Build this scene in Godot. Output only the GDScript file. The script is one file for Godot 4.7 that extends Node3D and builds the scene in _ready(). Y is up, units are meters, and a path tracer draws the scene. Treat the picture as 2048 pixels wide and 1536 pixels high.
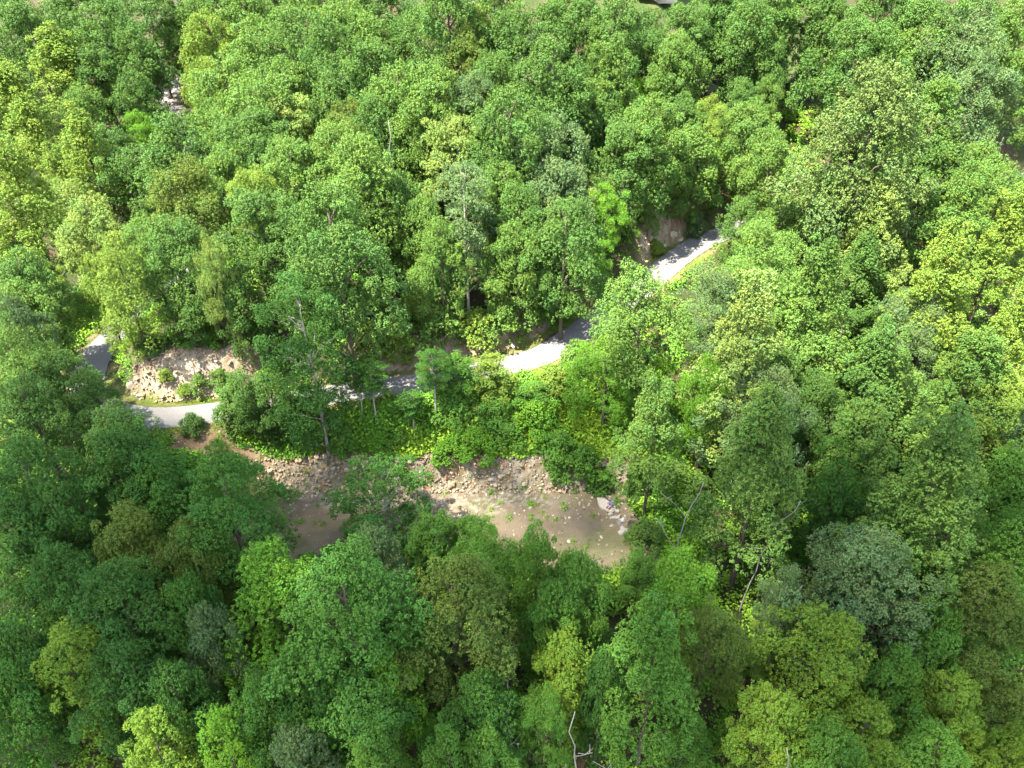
extends Node3D
# A wooded mountainside seen from the air: a paved lane round a ridge, a bulldozed clearing below it, one person on a boulder.

const SUN := Vector3(-0.42, 0.87, 0.22)
const ROAD := [[-54, -78, 2], [-56, -50, 3], [-57, -36, 4], [-56, -25, 5], [-53, -16, 5.5], [-48, -10.5, 5.9], [-42, -8.5, 6.1], [-35, -9, 6.4], [-20, -12.5, 6.9], [-10, -14.5, 7.3], [3, -18, 8.5], [10, -24, 9.8], [18, -32, 11.5], [25, -40, 13], [31, -44.4, 14.2], [45, -50, 16.5], [70, -54, 19], [110, -56, 22]]
const R0 := 5.0     # radius of the crowns as built, before a tree's own size

var rng := RandomNumberGenerator.new()
var n1 := FastNoiseLite.new()
var n2 := FastNoiseLite.new()
var n3 := FastNoiseLite.new()
var mats := {}
var crowns := {}
var used := {}
var rx := PackedFloat32Array()
var rz := PackedFloat32Array()
var ry := PackedFloat32Array()

# ---------------------------------------------------------------- helpers
func lin(r: float, g: float, b: float) -> Color:
	return Color(r, g, b).linear_to_srgb()

func numbered(called: String) -> String:
	var n: int = used.get(called, 0)
	used[called] = n + 1
	return called if n == 0 else "%s_%03d" % [called, n]

func tag(o: Node, label: String, category: String, group := "") -> void:
	o.set_meta("label", label)
	o.set_meta("category", category)
	if group:
		o.set_meta("group", group)

func base(called: String, at: Vector3, turn := 0.0) -> Node3D:
	var o := Node3D.new()
	o.name = numbered(called)
	add_child(o)
	o.position = at
	o.rotation.y = turn
	return o

func part(called: String, mesh: Mesh, m: Material, parent: Node, at := Vector3.ZERO) -> MeshInstance3D:
	var o := MeshInstance3D.new()
	o.name = called
	o.mesh = mesh
	o.material_override = null
	if mesh.get_surface_count() > 0:
		o.set_surface_override_material(0, m)
	parent.add_child(o, true)
	o.position = at
	return o

func single(called: String, mesh: Mesh, m: Material, at := Vector3.ZERO) -> MeshInstance3D:
	var o := part(numbered(called), mesh, m, self, at)
	return o

func noise(sd: int, freq: float, oct := 3) -> FastNoiseLite:
	var n := FastNoiseLite.new()
	n.seed = sd
	n.frequency = freq
	n.noise_type = FastNoiseLite.TYPE_SIMPLEX_SMOOTH
	n.fractal_octaves = oct
	return n

func speckle(sd: int, freq: float, dark: Color, light: Color, size := 512) -> NoiseTexture2D:
	var t := NoiseTexture2D.new()
	t.width = size
	t.height = size
	t.seamless = true
	t.noise = noise(sd, freq, 4)
	var g := Gradient.new()
	g.colors = PackedColorArray([dark, light])
	g.offsets = PackedFloat32Array([0.25, 0.75])
	t.color_ramp = g
	return t

func earth(albedo: Color, tex: Texture2D, scale: float, rough := 0.95) -> StandardMaterial3D:
	var m := StandardMaterial3D.new()
	m.albedo_color = albedo
	m.albedo_texture = tex
	m.roughness = rough
	m.metallic_specular = 0.25
	m.uv1_triplanar = true
	m.uv1_world_triplanar = true
	m.uv1_scale = Vector3.ONE * scale
	return m

func ss(a: float, b: float, x: float) -> float:
	var t := clampf((x - a) / (b - a), 0.0, 1.0)
	return t * t * (3.0 - 2.0 * t)

# ---------------------------------------------------------------- the lie of the land
func road_near(x: float, z: float) -> Vector2:    # (distance to the lane's middle, above it positive; height of the lane there)
	var best := 1e12
	var out := Vector2.ZERO
	for i in rx.size() - 1:
		var ax := rx[i]
		var az := rz[i]
		var dx := rx[i + 1] - ax
		var dz := rz[i + 1] - az
		var t := clampf(((x - ax) * dx + (z - az) * dz) / (dx * dx + dz * dz), 0.0, 1.0)
		var qx := x - ax - dx * t
		var qz := z - az - dz * t
		var d := qx * qx + qz * qz
		if d < best:
			best = d
			var s := sqrt(d)
			out = Vector2(s if qx * dz - qz * dx > 0.0 else -s, ry[i] + (ry[i + 1] - ry[i]) * t)
	return out

func ground(x: float, z: float) -> float:
	return ground_from(road_near(x, z), x, z)

func ground_from(r: Vector2, x: float, z: float) -> float:
	var s := r.x
	var h := r.y
	if s >= 0.0:
		h += (2.7 + 1.9 * ss(-52, -46, x) * ss(-26, -31, x) + 2.2 * ss(14, 19, x) * ss(34, 29, x)) * ss(2.9, 5.9, s) + maxf(0.0, s - 5.0) * 0.33 - maxf(0.0, s - 110.0) * 0.2
	else:
		var d := -s
		h -= maxf(0.0, d - 3.2) * 0.44
		var lv := ss(-48, -62, x) * ss(0, -20, z)
		h = lerpf(h, maxf(h, 1.0 - 0.02 * d), lv)
		h = maxf(h, -26.0)
	h += ss(-50, -90, x) * maxf(0.0, -z - 85.0) * 0.16
	var w := ss(-34, -26, x) * ss(18.5, 13.5, x) * ss(14, 6, z)
	if w > 0.0:
		var pad := -maxf(0.0, z - 6.0) * 0.4 if z > -2.6 else 3.0 * ss(-2.6, -5.2, z)
		if z < -5.2:
			pad = lerpf(3.0, h, ss(-5.2, -10.5, z))
		h = lerpf(h, pad, w)
	return h

# how much of the ground at a place is: x bare cut bank, y clearing floor, z verge of the lane, w open yard
func cover(r: Vector2, x: float, z: float) -> Array:
	var wob := n2.get_noise_2d(x, z)
	var bank := 0.0
	if r.x > 0.0:
		var along := maxf(maxf(ss(-48, -43, x) * ss(-29, -33, x), ss(-22, -19, x) * ss(1.5, -1, x)), maxf(ss(17, 20, x) * ss(30, 27, x), ss(-1, 4, x) * ss(13, 8, x) * 0.8))
		bank = ss(2.7, 3.3, r.x) * ss(7.0, 5.6, r.x + wob * 2.0) * along
	var cut := ss(-31, -26, x) * ss(17, 13.5, x) * ss(-2.2, -2.9, z) * ss(-6.6, -5.2, z + wob * 1.6) * ss(-1.2, 1.6, -r.x - 5.0)
	var pad := ss(-33, -28, x + wob * 3.0) * ss(16.5, 13.0, x + wob * 2.5) * ss(9.5, 6.0, z + wob * 2.0) * ss(-5.0, -2.4, z)
	var track := ss(3.4, 1.6, absf((z + 3.2) - (x + 30.0) * 0.33 + wob * 1.2)) * ss(-40, -37, x) * ss(-24, -27, x)
	pad = maxf(pad, track)
	var verge := ss(1.9, 2.2, absf(r.x)) * ss(3.9, 2.9, absf(r.x) + wob * 0.6)
	var yard := ss(14, 22, x) * ss(62, 54, x) * ss(-72, -78, z) * ss(-150, -120, z)
	return [maxf(bank, cut), pad, verge, yard, cut]

func build_ground() -> void:
	var xs := PackedFloat32Array()
	var zs := PackedFloat32Array()
	var v := -700.0
	while v <= 700.0:
		xs.append(v)
		v += 0.28 if v > -49.0 and v < 33.0 else 1.6 if v > -150.0 and v < 100.0 else 40.0
	v = -800.0
	while v <= 500.0:
		zs.append(v)
		v += 0.26 if v > -21.0 and v < 9.0 else 0.8 if v > -48.0 and v < 9.0 else 1.6 if v > -200.0 and v < 60.0 else 40.0
	var nx := xs.size()
	var nz := zs.size()
	var verts := PackedVector3Array()
	var cols := PackedColorArray()
	verts.resize(nx * nz)
	cols.resize(nx * nz)
	for j in nz:
		for i in nx:
			var x := xs[i]
			var z := zs[j]
			var r := road_near(x, z)
			var h := ground_from(r, x, z)
			var c := cover(r, x, z)
			var f := n3.get_noise_2d(x, z)
			var g := n2.get_noise_2d(x * 1.0, z * 1.0 + 300.0)
			var lane := ss(2.0, 2.7, absf(r.x))
			if lane < 0.01:
				h -= 0.06
			var rough: float = 0.05 + 0.10 * (1.0 - c[1])
			h += (f * rough + g * 0.25 * (1.0 - c[1])) * lane * ss(2.6, 4.0, absf(r.x))
			var led := 0.0
			if c[0] > 0.02:      # broken ledges of the cut banks
				var k := n1.get_noise_3d(x * 1.0, h * 1.6, z * 1.0)
				led = absf(k)
				h += (absf(k) * 0.65 - 0.2 + f * 0.18 + n1.get_noise_3d(x * 2.4, h * 3.0, z * 2.4) * 0.28) * c[0]
			var soil := Color(0.095, 0.070, 0.045).lerp(Color(0.045, 0.075, 0.02), clampf(0.5 + g * 1.3, 0, 1))
			var dirt := Color(0.33, 0.272, 0.188).lerp(Color(0.25, 0.192, 0.132), clampf(0.3 + g * 1.1 + f * 0.35, 0, 1))
			dirt = dirt.lerp(Color(0.20, 0.235, 0.085), clampf(0.02 + n2.get_noise_2d(x * 0.8 + 90.0, z * 1.4) * 1.3 + f * 0.4, 0, 0.55))
			var dry := ss(-27, -31, x) * ss(2, -1, z)     # red-brown leaf litter up the dirt track
			dirt = dirt.lerp(Color(0.165, 0.095, 0.06).lerp(Color(0.30, 0.21, 0.13), clampf(f + 0.4, 0, 1)), maxf(dry, ss(-20, -25, x) * ss(0.5, -2.5, z)) * 0.8)
			var rim := ss(-4.2, -1.5, z) * ss(1.0, -1.2, z + g * 1.6) * ss(-26, -20, x) * ss(8, 2, x)   # spill of pale broken stone at the bank's foot
			dirt = dirt.lerp(Color(0.56, 0.50, 0.40), clampf(rim * (0.3 + f * 1.4), 0, 0.9))
			var stone := Color(0.47, 0.41, 0.32).lerp(Color(0.30, 0.25, 0.19), clampf(0.5 + f * 1.2 + g * 0.8, 0, 1))
			if c[4] > 0.3:
				var clay := clampf((n1.get_noise_2d(x * 0.9 + 40.0, z * 1.7) - 0.22) * 4.5, 0, 1)
				stone = stone.lerp(Color(0.43, 0.235, 0.105), clay * 0.85)
				stone = stone.lerp(Color(0.21, 0.20, 0.10), clampf(f * 1.6 + g, 0, 0.6))
			else:
				stone = Color(0.54, 0.465, 0.355).lerp(Color(0.33, 0.24, 0.165), clampf(0.4 + f * 1.7 + n1.get_noise_3d(x * 2.4, h * 3.0, z * 2.4) * 1.5 + g, 0, 1))
			var lawn := Color(0.06, 0.10, 0.025).lerp(Color(0.11, 0.12, 0.05), clampf(0.35 + g * 1.4, 0, 1))
			var weed := Color(0.13, 0.185, 0.035).lerp(Color(0.27, 0.235, 0.115), clampf(0.35 + g * 1.2 + f, 0, 1))
			var col := soil
			col = col.lerp(lawn, c[3])
			col = col.lerp(dirt, c[1])
			col = col.lerp(stone, c[0])
			col = col.lerp(weed, c[2])
			if absf(x + 96.0) < 30.0 and z < -120.0 and z > -200.0:    # the gravel drive far up the left
				col = col.lerp(Color(0.46, 0.43, 0.40), ss(3.2, 2.2, absf(x - (-96.0 + (z + 152.0) * 0.62))))
			verts[j * nx + i] = Vector3(x, h, z)
			cols[j * nx + i] = Color(col.r, col.g, col.b)
	var idx := PackedInt32Array()
	idx.resize((nx - 1) * (nz - 1) * 6)
	var k := 0
	for j in nz - 1:
		for i in nx - 1:
			var a := j * nx + i
			idx[k] = a
			idx[k + 1] = a + 1
			idx[k + 2] = a + nx
			idx[k + 3] = a + 1
			idx[k + 4] = a + nx + 1
			idx[k + 5] = a + nx
			k += 6
	var st := SurfaceTool.new()
	var arr := []
	arr.resize(Mesh.ARRAY_MAX)
	arr[Mesh.ARRAY_VERTEX] = verts
	arr[Mesh.ARRAY_COLOR] = cols
	arr[Mesh.ARRAY_INDEX] = idx
	var am := ArrayMesh.new()
	am.add_surface_from_arrays(Mesh.PRIMITIVE_TRIANGLES, arr)
	st.create_from(am, 0)
	st.generate_normals()
	var m := earth(Color.WHITE, speckle(11, 0.05, Color(0.62, 0.59, 0.56), Color(1, 1, 1)), 0.55)
	m.vertex_color_use_as_albedo = true
	m.heightmap_enabled = true
	m.heightmap_texture = speckle(12, 0.06, Color.BLACK, Color.WHITE)
	m.heightmap_scale = 7.0
	var o := single("ground", st.commit(), m)
	o.set_meta("kind", "structure")

func lane_points() -> PackedVector3Array:
	var c := Curve3D.new()
	for i in rx.size():
		var a := Vector3(rx[maxi(i - 1, 0)], ry[maxi(i - 1, 0)], rz[maxi(i - 1, 0)])
		var b := Vector3(rx[mini(i + 1, rx.size() - 1)], ry[mini(i + 1, rx.size() - 1)], rz[mini(i + 1, rx.size() - 1)])
		c.add_point(Vector3(rx[i], ry[i], rz[i]), (a - b) / 7.0, (b - a) / 7.0)
	c.bake_interval = 0.8
	return c.get_baked_points()

func build_lane() -> void:
	var pts := lane_points()
	var st := SurfaceTool.new()
	st.begin(Mesh.PRIMITIVE_TRIANGLES)
	var rows := []
	for i in pts.size():
		var d := (pts[mini(i + 1, pts.size() - 1)] - pts[maxi(i - 1, 0)]).normalized()
		var side := Vector3(-d.z, 0, d.x).normalized()
		var row := []
		var y := maxf(pts[i].y, road_near(pts[i].x, pts[i].z).y) + 0.03
		for q in [-2.1, -1.0, 0.0, 1.0, 2.1]:
			var wob: float = n3.get_noise_2d(pts[i].x * 0.8 + q * 9.0, pts[i].z * 0.8) * 0.14 if absf(q) > 2.0 else 0.0
			var p: Vector3 = pts[i] + side * (q + wob)
			p.y = y + 0.035 * (1.0 - absf(q) / 2.1)
			row.append(p)
		rows.append(row)
	for i in rows.size() - 1:
		for q in 4:
			for p in [rows[i][q], rows[i + 1][q], rows[i][q + 1], rows[i + 1][q], rows[i + 1][q + 1], rows[i][q + 1]]:
				st.add_vertex(p)
	st.index()
	st.generate_normals()
	var m := earth(lin(0.13, 0.127, 0.122), speckle(21, 0.09, Color(0.90, 0.90, 0.905), Color(1, 1, 1)), 0.9, 0.8)
	m.detail_enabled = true
	m.detail_blend_mode = BaseMaterial3D.BLEND_MODE_MUL
	m.detail_albedo = speckle(22, 0.01, Color(0.90, 0.90, 0.905), Color(1, 1, 1))
	var o := single("road", st.commit(), m)
	o.set_meta("kind", "structure")

# ---------------------------------------------------------------- wood
func tube(st: SurfaceTool, pts: Array, radii: Array, sides := 6) -> void:
	var rings := []
	for i in pts.size():
		var d: Vector3 = (pts[mini(i + 1, pts.size() - 1)] - pts[maxi(i - 1, 0)]).normalized()
		var a := d.cross(Vector3.RIGHT if absf(d.x) < 0.8 else Vector3.UP).normalized()
		var b := d.cross(a)
		var ring := []
		for k in sides:
			var t := TAU * k / sides
			ring.append(pts[i] + (a * cos(t) + b * sin(t)) * radii[i])
		rings.append(ring)
	for i in rings.size() - 1:
		for k in sides:
			var k2 := (k + 1) % sides
			for p in [rings[i][k], rings[i][k2], rings[i + 1][k], rings[i][k2], rings[i + 1][k2], rings[i + 1][k]]:
				st.add_vertex(p)
	var tip: Vector3 = pts[-1]
	for k in sides:
		for p in [rings[-1][k], rings[-1][(k + 1) % sides], tip]:
			st.add_vertex(p)

func limb(st: SurfaceTool, a: Vector3, b: Vector3, ra: float, rb: float, sag := 0.0) -> void:
	var pts := []
	var rad := []
	var n := 4
	var len := a.distance_to(b)
	for i in n + 1:
		var t := float(i) / n
		var p := a.lerp(b, t)
		p.y += sin(t * PI) * sag * len
		if i > 0 and i < n:
			p += Vector3(rng.randf_range(-1, 1), rng.randf_range(-1, 1), rng.randf_range(-1, 1)) * len * 0.04
		pts.append(p)
		rad.append(lerpf(ra, rb, t))
	tube(st, pts, rad, 5)

# ---------------------------------------------------------------- crowns: boughs > sprays > leaves
# kind: height, boughs, bough radius, flatness, sprays a bough, leaves a spray, spray radius, leaf length, leaf width, tilt (0 all face up, 1 any way), clear inside
const KIND := {
	"O": {"h": 10.0, "nm": 16, "rm": 0.44, "nb": 158, "rb": 0.88, "flat": 0.74, "ns": 18, "nl": 14, "rs": 0.225, "ll": 0.185, "lw": 0.120, "tilt": 0.6, "limbs": 14},
	"B": {"h": 10.0, "nm": 24, "rm": 0.36, "nb": 205, "rb": 0.76, "flat": 0.78, "ns": 17, "nl": 14, "rs": 0.19, "ll": 0.155, "lw": 0.100, "tilt": 0.6, "limbs": 18},
	"P": {"h": 15.5, "nm": 34, "rm": 0.35, "nb": 215, "rb": 0.78, "flat": 1.0, "ns": 15, "nl": 13, "rs": 0.21, "ll": 0.175, "lw": 0.145, "tilt": 0.8, "limbs": 12},
	"M": {"h": 14.5, "nm": 26, "rm": 0.34, "nb": 165, "rb": 0.80, "flat": 1.3, "ns": 16, "nl": 13, "rs": 0.21, "ll": 0.170, "lw": 0.130, "tilt": 0.6, "limbs": 12},
	"L": {"h": 9.5, "nm": 17, "rm": 0.42, "nb": 120, "rb": 0.88, "flat": 0.5, "ns": 17, "nl": 14, "rs": 0.32, "ll": 0.25, "lw": 0.078, "tilt": 0.7, "limbs": 16},
	"G": {"h": 9.5, "nm": 20, "rm": 0.40, "nb": 175, "rb": 0.82, "flat": 0.85, "ns": 16, "nl": 14, "rs": 0.225, "ll": 0.20, "lw": 0.088, "tilt": 0.65, "limbs": 14},
	"T": {"h": 19.0, "nm": 30, "rm": 0.36, "nb": 190, "rb": 0.95, "flat": 0.62, "ns": 15, "nl": 13, "rs": 0.28, "ll": 0.22, "lw": 0.135, "tilt": 0.6, "limbs": 24},
	"V": {"h": 13.0, "nm": 22, "rm": 0.33, "nb": 150, "rb": 0.80, "flat": 1.0, "ns": 15, "nl": 13, "rs": 0.225, "ll": 0.19, "lw": 0.16, "tilt": 0.6, "limbs": 10},
	"A": {"h": 8.5, "nm": 18, "rm": 0.32, "nb": 85, "rb": 0.8, "flat": 0.7, "ns": 15, "nl": 14, "rs": 0.26, "ll": 0.22, "lw": 0.12, "tilt": 0.7, "limbs": 30},
	"S": {"h": 8.0, "nm": 10, "rm": 0.46, "nb": 60, "rb": 1.25, "flat": 0.85, "ns": 12, "nl": 12, "rs": 0.42, "ll": 0.40, "lw": 0.27, "tilt": 0.6, "limbs": 8},
}

func envelope(kind: String, t: float) -> float:
	match kind:
		"P":
			return 0.72 + 0.28 * t / 0.28 if t < 0.28 else pow((1.0 - t) / 0.72, 0.60)
		"M":
			return 0.70 + 0.30 * t / 0.34 if t < 0.34 else sqrt(maxf(0.0, 1.0 - pow((t - 0.34) / 0.66, 2.1)))
		"T":
			return 0.70 + 0.30 * sin(clampf(t * 1.25, 0, 1) * PI * 0.5) if t < 0.75 else 1.0 - pow((t - 0.75) / 0.25, 2.0) * 0.75
		"V":
			return 0.95 - 0.2 * t if t < 0.6 else 0.83 * sqrt(maxf(0.0, 1.0 - pow((t - 0.6) / 0.4, 2.0)))
		"S", "G":
			return 0.85 + 0.15 * t / 0.3 if t < 0.3 else sqrt(maxf(0.0, 1.0 - pow((t - 0.3) / 0.7, 2.0)))
	return 0.62 + 0.38 * sin(t / 0.42 * PI * 0.5) if t < 0.42 else sqrt(maxf(0.0, 1.0 - pow((t - 0.42) / 0.58, 2.0)))

func crown(kind: String, sd: int) -> Array:      # [crown mesh, wood mesh]
	var key := kind + str(sd)
	if crowns.has(key):
		return crowns[key]
	var q: Dictionary = KIND[kind]
	rng.seed = hash(key)
	var H: float = q.h
	var lobes := noise(sd * 7 + kind.hash() % 1000, 0.55, 2)
	var nb: int = q.nb
	var ns: int = q.ns
	var nl: int = q.nl
	var rb0: float = q.rb
	var flat: float = q.flat
	var rs: float = q.rs
	var ll: float = q.ll
	var lw: float = q.lw
	var tilt: float = q.tilt
	var inner := nb * ns * nl / 9
	var total := nb * ns * nl + inner
	var verts := PackedVector3Array()
	var cols := PackedColorArray()
	var idx := PackedInt32Array()
	verts.resize(total * 4)
	cols.resize(total * 4)
	idx.resize(total * 6)
	var spots := []
	var k := 0
	var ga := rng.randf() * TAU
	var tone_vary := 0.16
	var masses := []       # the big leaf masses that the main limbs carry
	var nm: int = q.nm
	for i in nm:
		var t := 0.06 + 0.90 * pow((i + 0.5 + rng.randf_range(-0.35, 0.35)) / nm, 0.92)
		t = clampf(t, 0.03, 0.97)
		ga += 2.39996 + rng.randf_range(-0.55, 0.55)
		var e := envelope(kind, t)
		e *= 1.0 + 0.36 * lobes.get_noise_3d(cos(ga) * 2.0, t * H * 0.35, sin(ga) * 2.0) + rng.randf_range(-0.10, 0.12)
		var mr := R0 * float(q.rm) * rng.randf_range(0.72, 1.3)
		var rr := maxf(0.05, R0 * e - mr * rng.randf_range(0.85, 1.15))
		masses.append([Vector3(cos(ga) * rr, t * H - mr * 0.55 + rng.randf_range(-0.4, 0.5), sin(ga) * rr), mr, Vector3(cos(ga) * (1.1 - t), 0.2 + t * 0.8, sin(ga) * (1.1 - t)).normalized()])
	for b in nb + 1:
		var c := Vector3.ZERO
		var out := Vector3.UP
		var rb := rb0
		var sprays := ns
		var tone := 1.0
		var hue := rng.randf_range(-0.09, 0.12)
		if b < nb:
			var q1: Array = masses[b % masses.size()]
			var mc: Vector3 = q1[0]
			var mr: float = q1[1]
			var mo: Vector3 = q1[2]
			var dd := (Vector3(rng.randfn(), rng.randfn(), rng.randfn()).normalized() + mo * 0.75).normalized()
			rb = rb0 * rng.randf_range(0.55, 1.25)
			var reach := rng.randf_range(0.62, 1.08)
			if rng.randf() < 0.13:       # a shoot that stands out of the mass
				reach = rng.randf_range(1.15, 1.5)
				rb *= 0.6
			c = mc + Vector3(dd.x, dd.y * lerpf(flat, 1.0, 0.5), dd.z) * maxf(0.0, mr * reach - rb * 0.35)
			out = (dd + mo * 0.6).normalized()
			ga = rng.randf() * TAU
			spots.append(c)
			tone = 1.0 + rng.randf_range(-tone_vary, tone_vary) * 0.7
		else:
			sprays = inner / nl
		var axis := (out + Vector3(0, 0.45, 0)).normalized()
		var side1 := axis.cross(Vector3(0.31, 0.2, 0.93)).normalized()
		var side2 := axis.cross(side1)
		for s in sprays:
			var d: Vector3
			var p: Vector3
			if b < nb:
				var cz := 1.0 - 1.35 * (s + 0.5) / sprays      # an even spiral over the bough's outer side
				var sn := sqrt(maxf(0.0, 1.0 - cz * cz))
				var sa := s * 2.39996 + ga + rng.randf_range(-0.25, 0.25)
				d = (axis * cz + side1 * (cos(sa) * sn) + side2 * (sin(sa) * sn)).normalized()
				p = c + Vector3(d.x, d.y * flat, d.z) * rb * rng.randf_range(0.80, 1.12)
			else:        # thin leaves inside
				var t := rng.randf_range(0.1, 0.85)
				var a := rng.randf() * TAU
				var rr := R0 * envelope(kind, t) * sqrt(rng.randf()) * 0.6
				d = Vector3.UP
				p = Vector3(cos(a) * rr, t * H, sin(a) * rr)
			var st := tone * rng.randf_range(0.86, 1.12)
			var warm := hue + rng.randf_range(-0.05, 0.06)
			for l in nl:
				if k >= total:
					break
				var o := (Vector3(rng.randfn(), rng.randfn(), rng.randfn()).normalized() + d * 0.55 + Vector3(0, 0.3, 0)) * (rs * rng.randf_range(0.35, 0.95))
				var n := (o.normalized() * 0.8 + Vector3(0, 0.5, 0) + Vector3(rng.randf_range(-1, 1), rng.randf_range(-1, 1), rng.randf_range(-1, 1)) * tilt).normalized()
				var u := n.cross(Vector3(rng.randf_range(-1, 1), rng.randf_range(-1, 1), rng.randf_range(-1, 1))).normalized()
				var w := n.cross(u)
				var size := rng.randf_range(0.7, 1.2)
				var q0 := p + o
				u *= ll * 0.5 * size
				w *= lw * 0.5 * size
				var fold := n * (lw * 0.22 * size)
				var v4 := k * 4
				verts[v4] = q0 - u
				verts[v4 + 1] = q0 + w + fold
				verts[v4 + 2] = q0 + u
				verts[v4 + 3] = q0 - w + fold
				var br := clampf(0.80 * st * rng.randf_range(0.90, 1.10), 0.1, 1.0)
				var col := Color(clampf(br * (1.0 + warm + rng.randf_range(-0.04, 0.08)), 0, 1), br, clampf(br * (1.0 - warm), 0, 1))
				cols[v4] = col
				cols[v4 + 1] = col
				cols[v4 + 2] = col
				cols[v4 + 3] = col
				var i6 := k * 6
				idx[i6] = v4
				idx[i6 + 1] = v4 + 1
				idx[i6 + 2] = v4 + 2
				idx[i6 + 3] = v4
				idx[i6 + 4] = v4 + 2
				idx[i6 + 5] = v4 + 3
				k += 1
	verts.resize(k * 4)
	cols.resize(k * 4)
	idx.resize(k * 6)
	var arr := []
	arr.resize(Mesh.ARRAY_MAX)
	arr[Mesh.ARRAY_VERTEX] = verts
	arr[Mesh.ARRAY_COLOR] = cols
	arr[Mesh.ARRAY_INDEX] = idx
	var am := ArrayMesh.new()
	am.add_surface_from_arrays(Mesh.PRIMITIVE_TRIANGLES, arr)
	# wood: a trunk that runs on well below the crown, and limbs to some of the boughs
	var ws := SurfaceTool.new()
	ws.begin(Mesh.PRIMITIVE_TRIANGLES)
	var pts := []
	var rad := []
	var thick := 0.30 if kind != "S" else 0.14
	var low := -H * 1.5 if kind != "S" else -1.5
	var bend := Vector3(rng.randf_range(-0.5, 0.5), 0, rng.randf_range(-0.5, 0.5))
	for i in 10:
		var t := i / 9.0
		var y := lerpf(low, H * 0.9, t)
		pts.append(Vector3(bend.x * sin(t * 3.0), y, bend.z * sin(t * 2.6)))
		rad.append(lerpf(thick * 1.25, 0.05, pow(t, 1.4)))
	tube(ws, pts, rad, 8)
	for i in int(q.limbs):
		var c: Vector3 = spots[(i * nb / int(q.limbs) + rng.randi() % 3) % nb]
		var y0 := clampf(c.y - Vector2(c.x, c.z).length() * rng.randf_range(0.5, 0.9), -1.5, H * 0.8)
		var tt := (y0 - low) / (H * 0.9 - low)
		limb(ws, Vector3(bend.x * sin(tt * 3.0), y0, bend.z * sin(tt * 2.6)), c, thick * 0.30, 0.02, 0.08)
	ws.generate_normals()
	crowns[key] = [am, ws.commit()]
	return crowns[key]

const TONE := [
	Vector3(0.053, 0.134, 0.026), Vector3(0.074, 0.156, 0.031), Vector3(0.104, 0.198, 0.037), Vector3(0.150, 0.240, 0.036),
	Vector3(0.096, 0.150, 0.029), Vector3(0.094, 0.164, 0.058), Vector3(0.175, 0.262, 0.060), Vector3(0.112, 0.255, 0.026),
	Vector3(0.098, 0.160, 0.042), Vector3(0.062, 0.158, 0.027), Vector3(0.090, 0.205, 0.031), Vector3(0.140, 0.240, 0.030)]

func leaf_material(tone: int) -> StandardMaterial3D:
	var key := "leaf%d" % tone
	if not mats.has(key):
		var m := StandardMaterial3D.new()
		var c: Vector3 = TONE[tone]
		m.albedo_color = lin(c.x, c.y, c.z)
		m.vertex_color_use_as_albedo = true
		m.roughness = 0.5
		m.metallic_specular = 0.25
		if tone in [0, 4, 7, 9, 10, 11]:      # duller leaves of the hickories and maples
			m.roughness = 0.6
			m.metallic_specular = 0.2
		m.backlight_enabled = true
		m.backlight = lin(0.48, 0.54, 0.20)
		m.cull_mode = BaseMaterial3D.CULL_DISABLED
		mats[key] = m
	return mats[key]

const NAMES := {"B": "broadleaf_tree", "O": "broadleaf_tree", "P": "tulip_tree", "M": "maple_tree", "L": "feathery_tree", "G": "broadleaf_tree", "T": "tall_tree", "V": "vine_covered_tree", "A": "sparse_tree", "S": "bush"}

func plant(kind: String, tone: int, variant: int, x: float, z: float, height: float, radius: float, crown_h: float, turn: float, label: String, group := "") -> Node3D:
	var made := crown(kind, variant)
	var at := Vector3(x, ground(x, z) - 0.05, z)
	var o := base(NAMES[kind], at, turn)
	tag(o, label, "bush" if kind == "S" else "tree", group)
	var q: Dictionary = KIND[kind]
	var sc := Vector3(radius / R0, crown_h / float(q.h), radius / R0)
	var wood := part("trunk" if kind != "S" else "stem", made[1], mats.bark_pale if kind in ["T", "A"] else mats.bark, o, Vector3(0, height - crown_h, 0))
	wood.scale = sc
	var leaves := part("crown" if kind != "S" else "foliage", made[0], leaf_material(tone), o, Vector3(0, height - crown_h, 0))
	leaves.scale = sc
	return o

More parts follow.
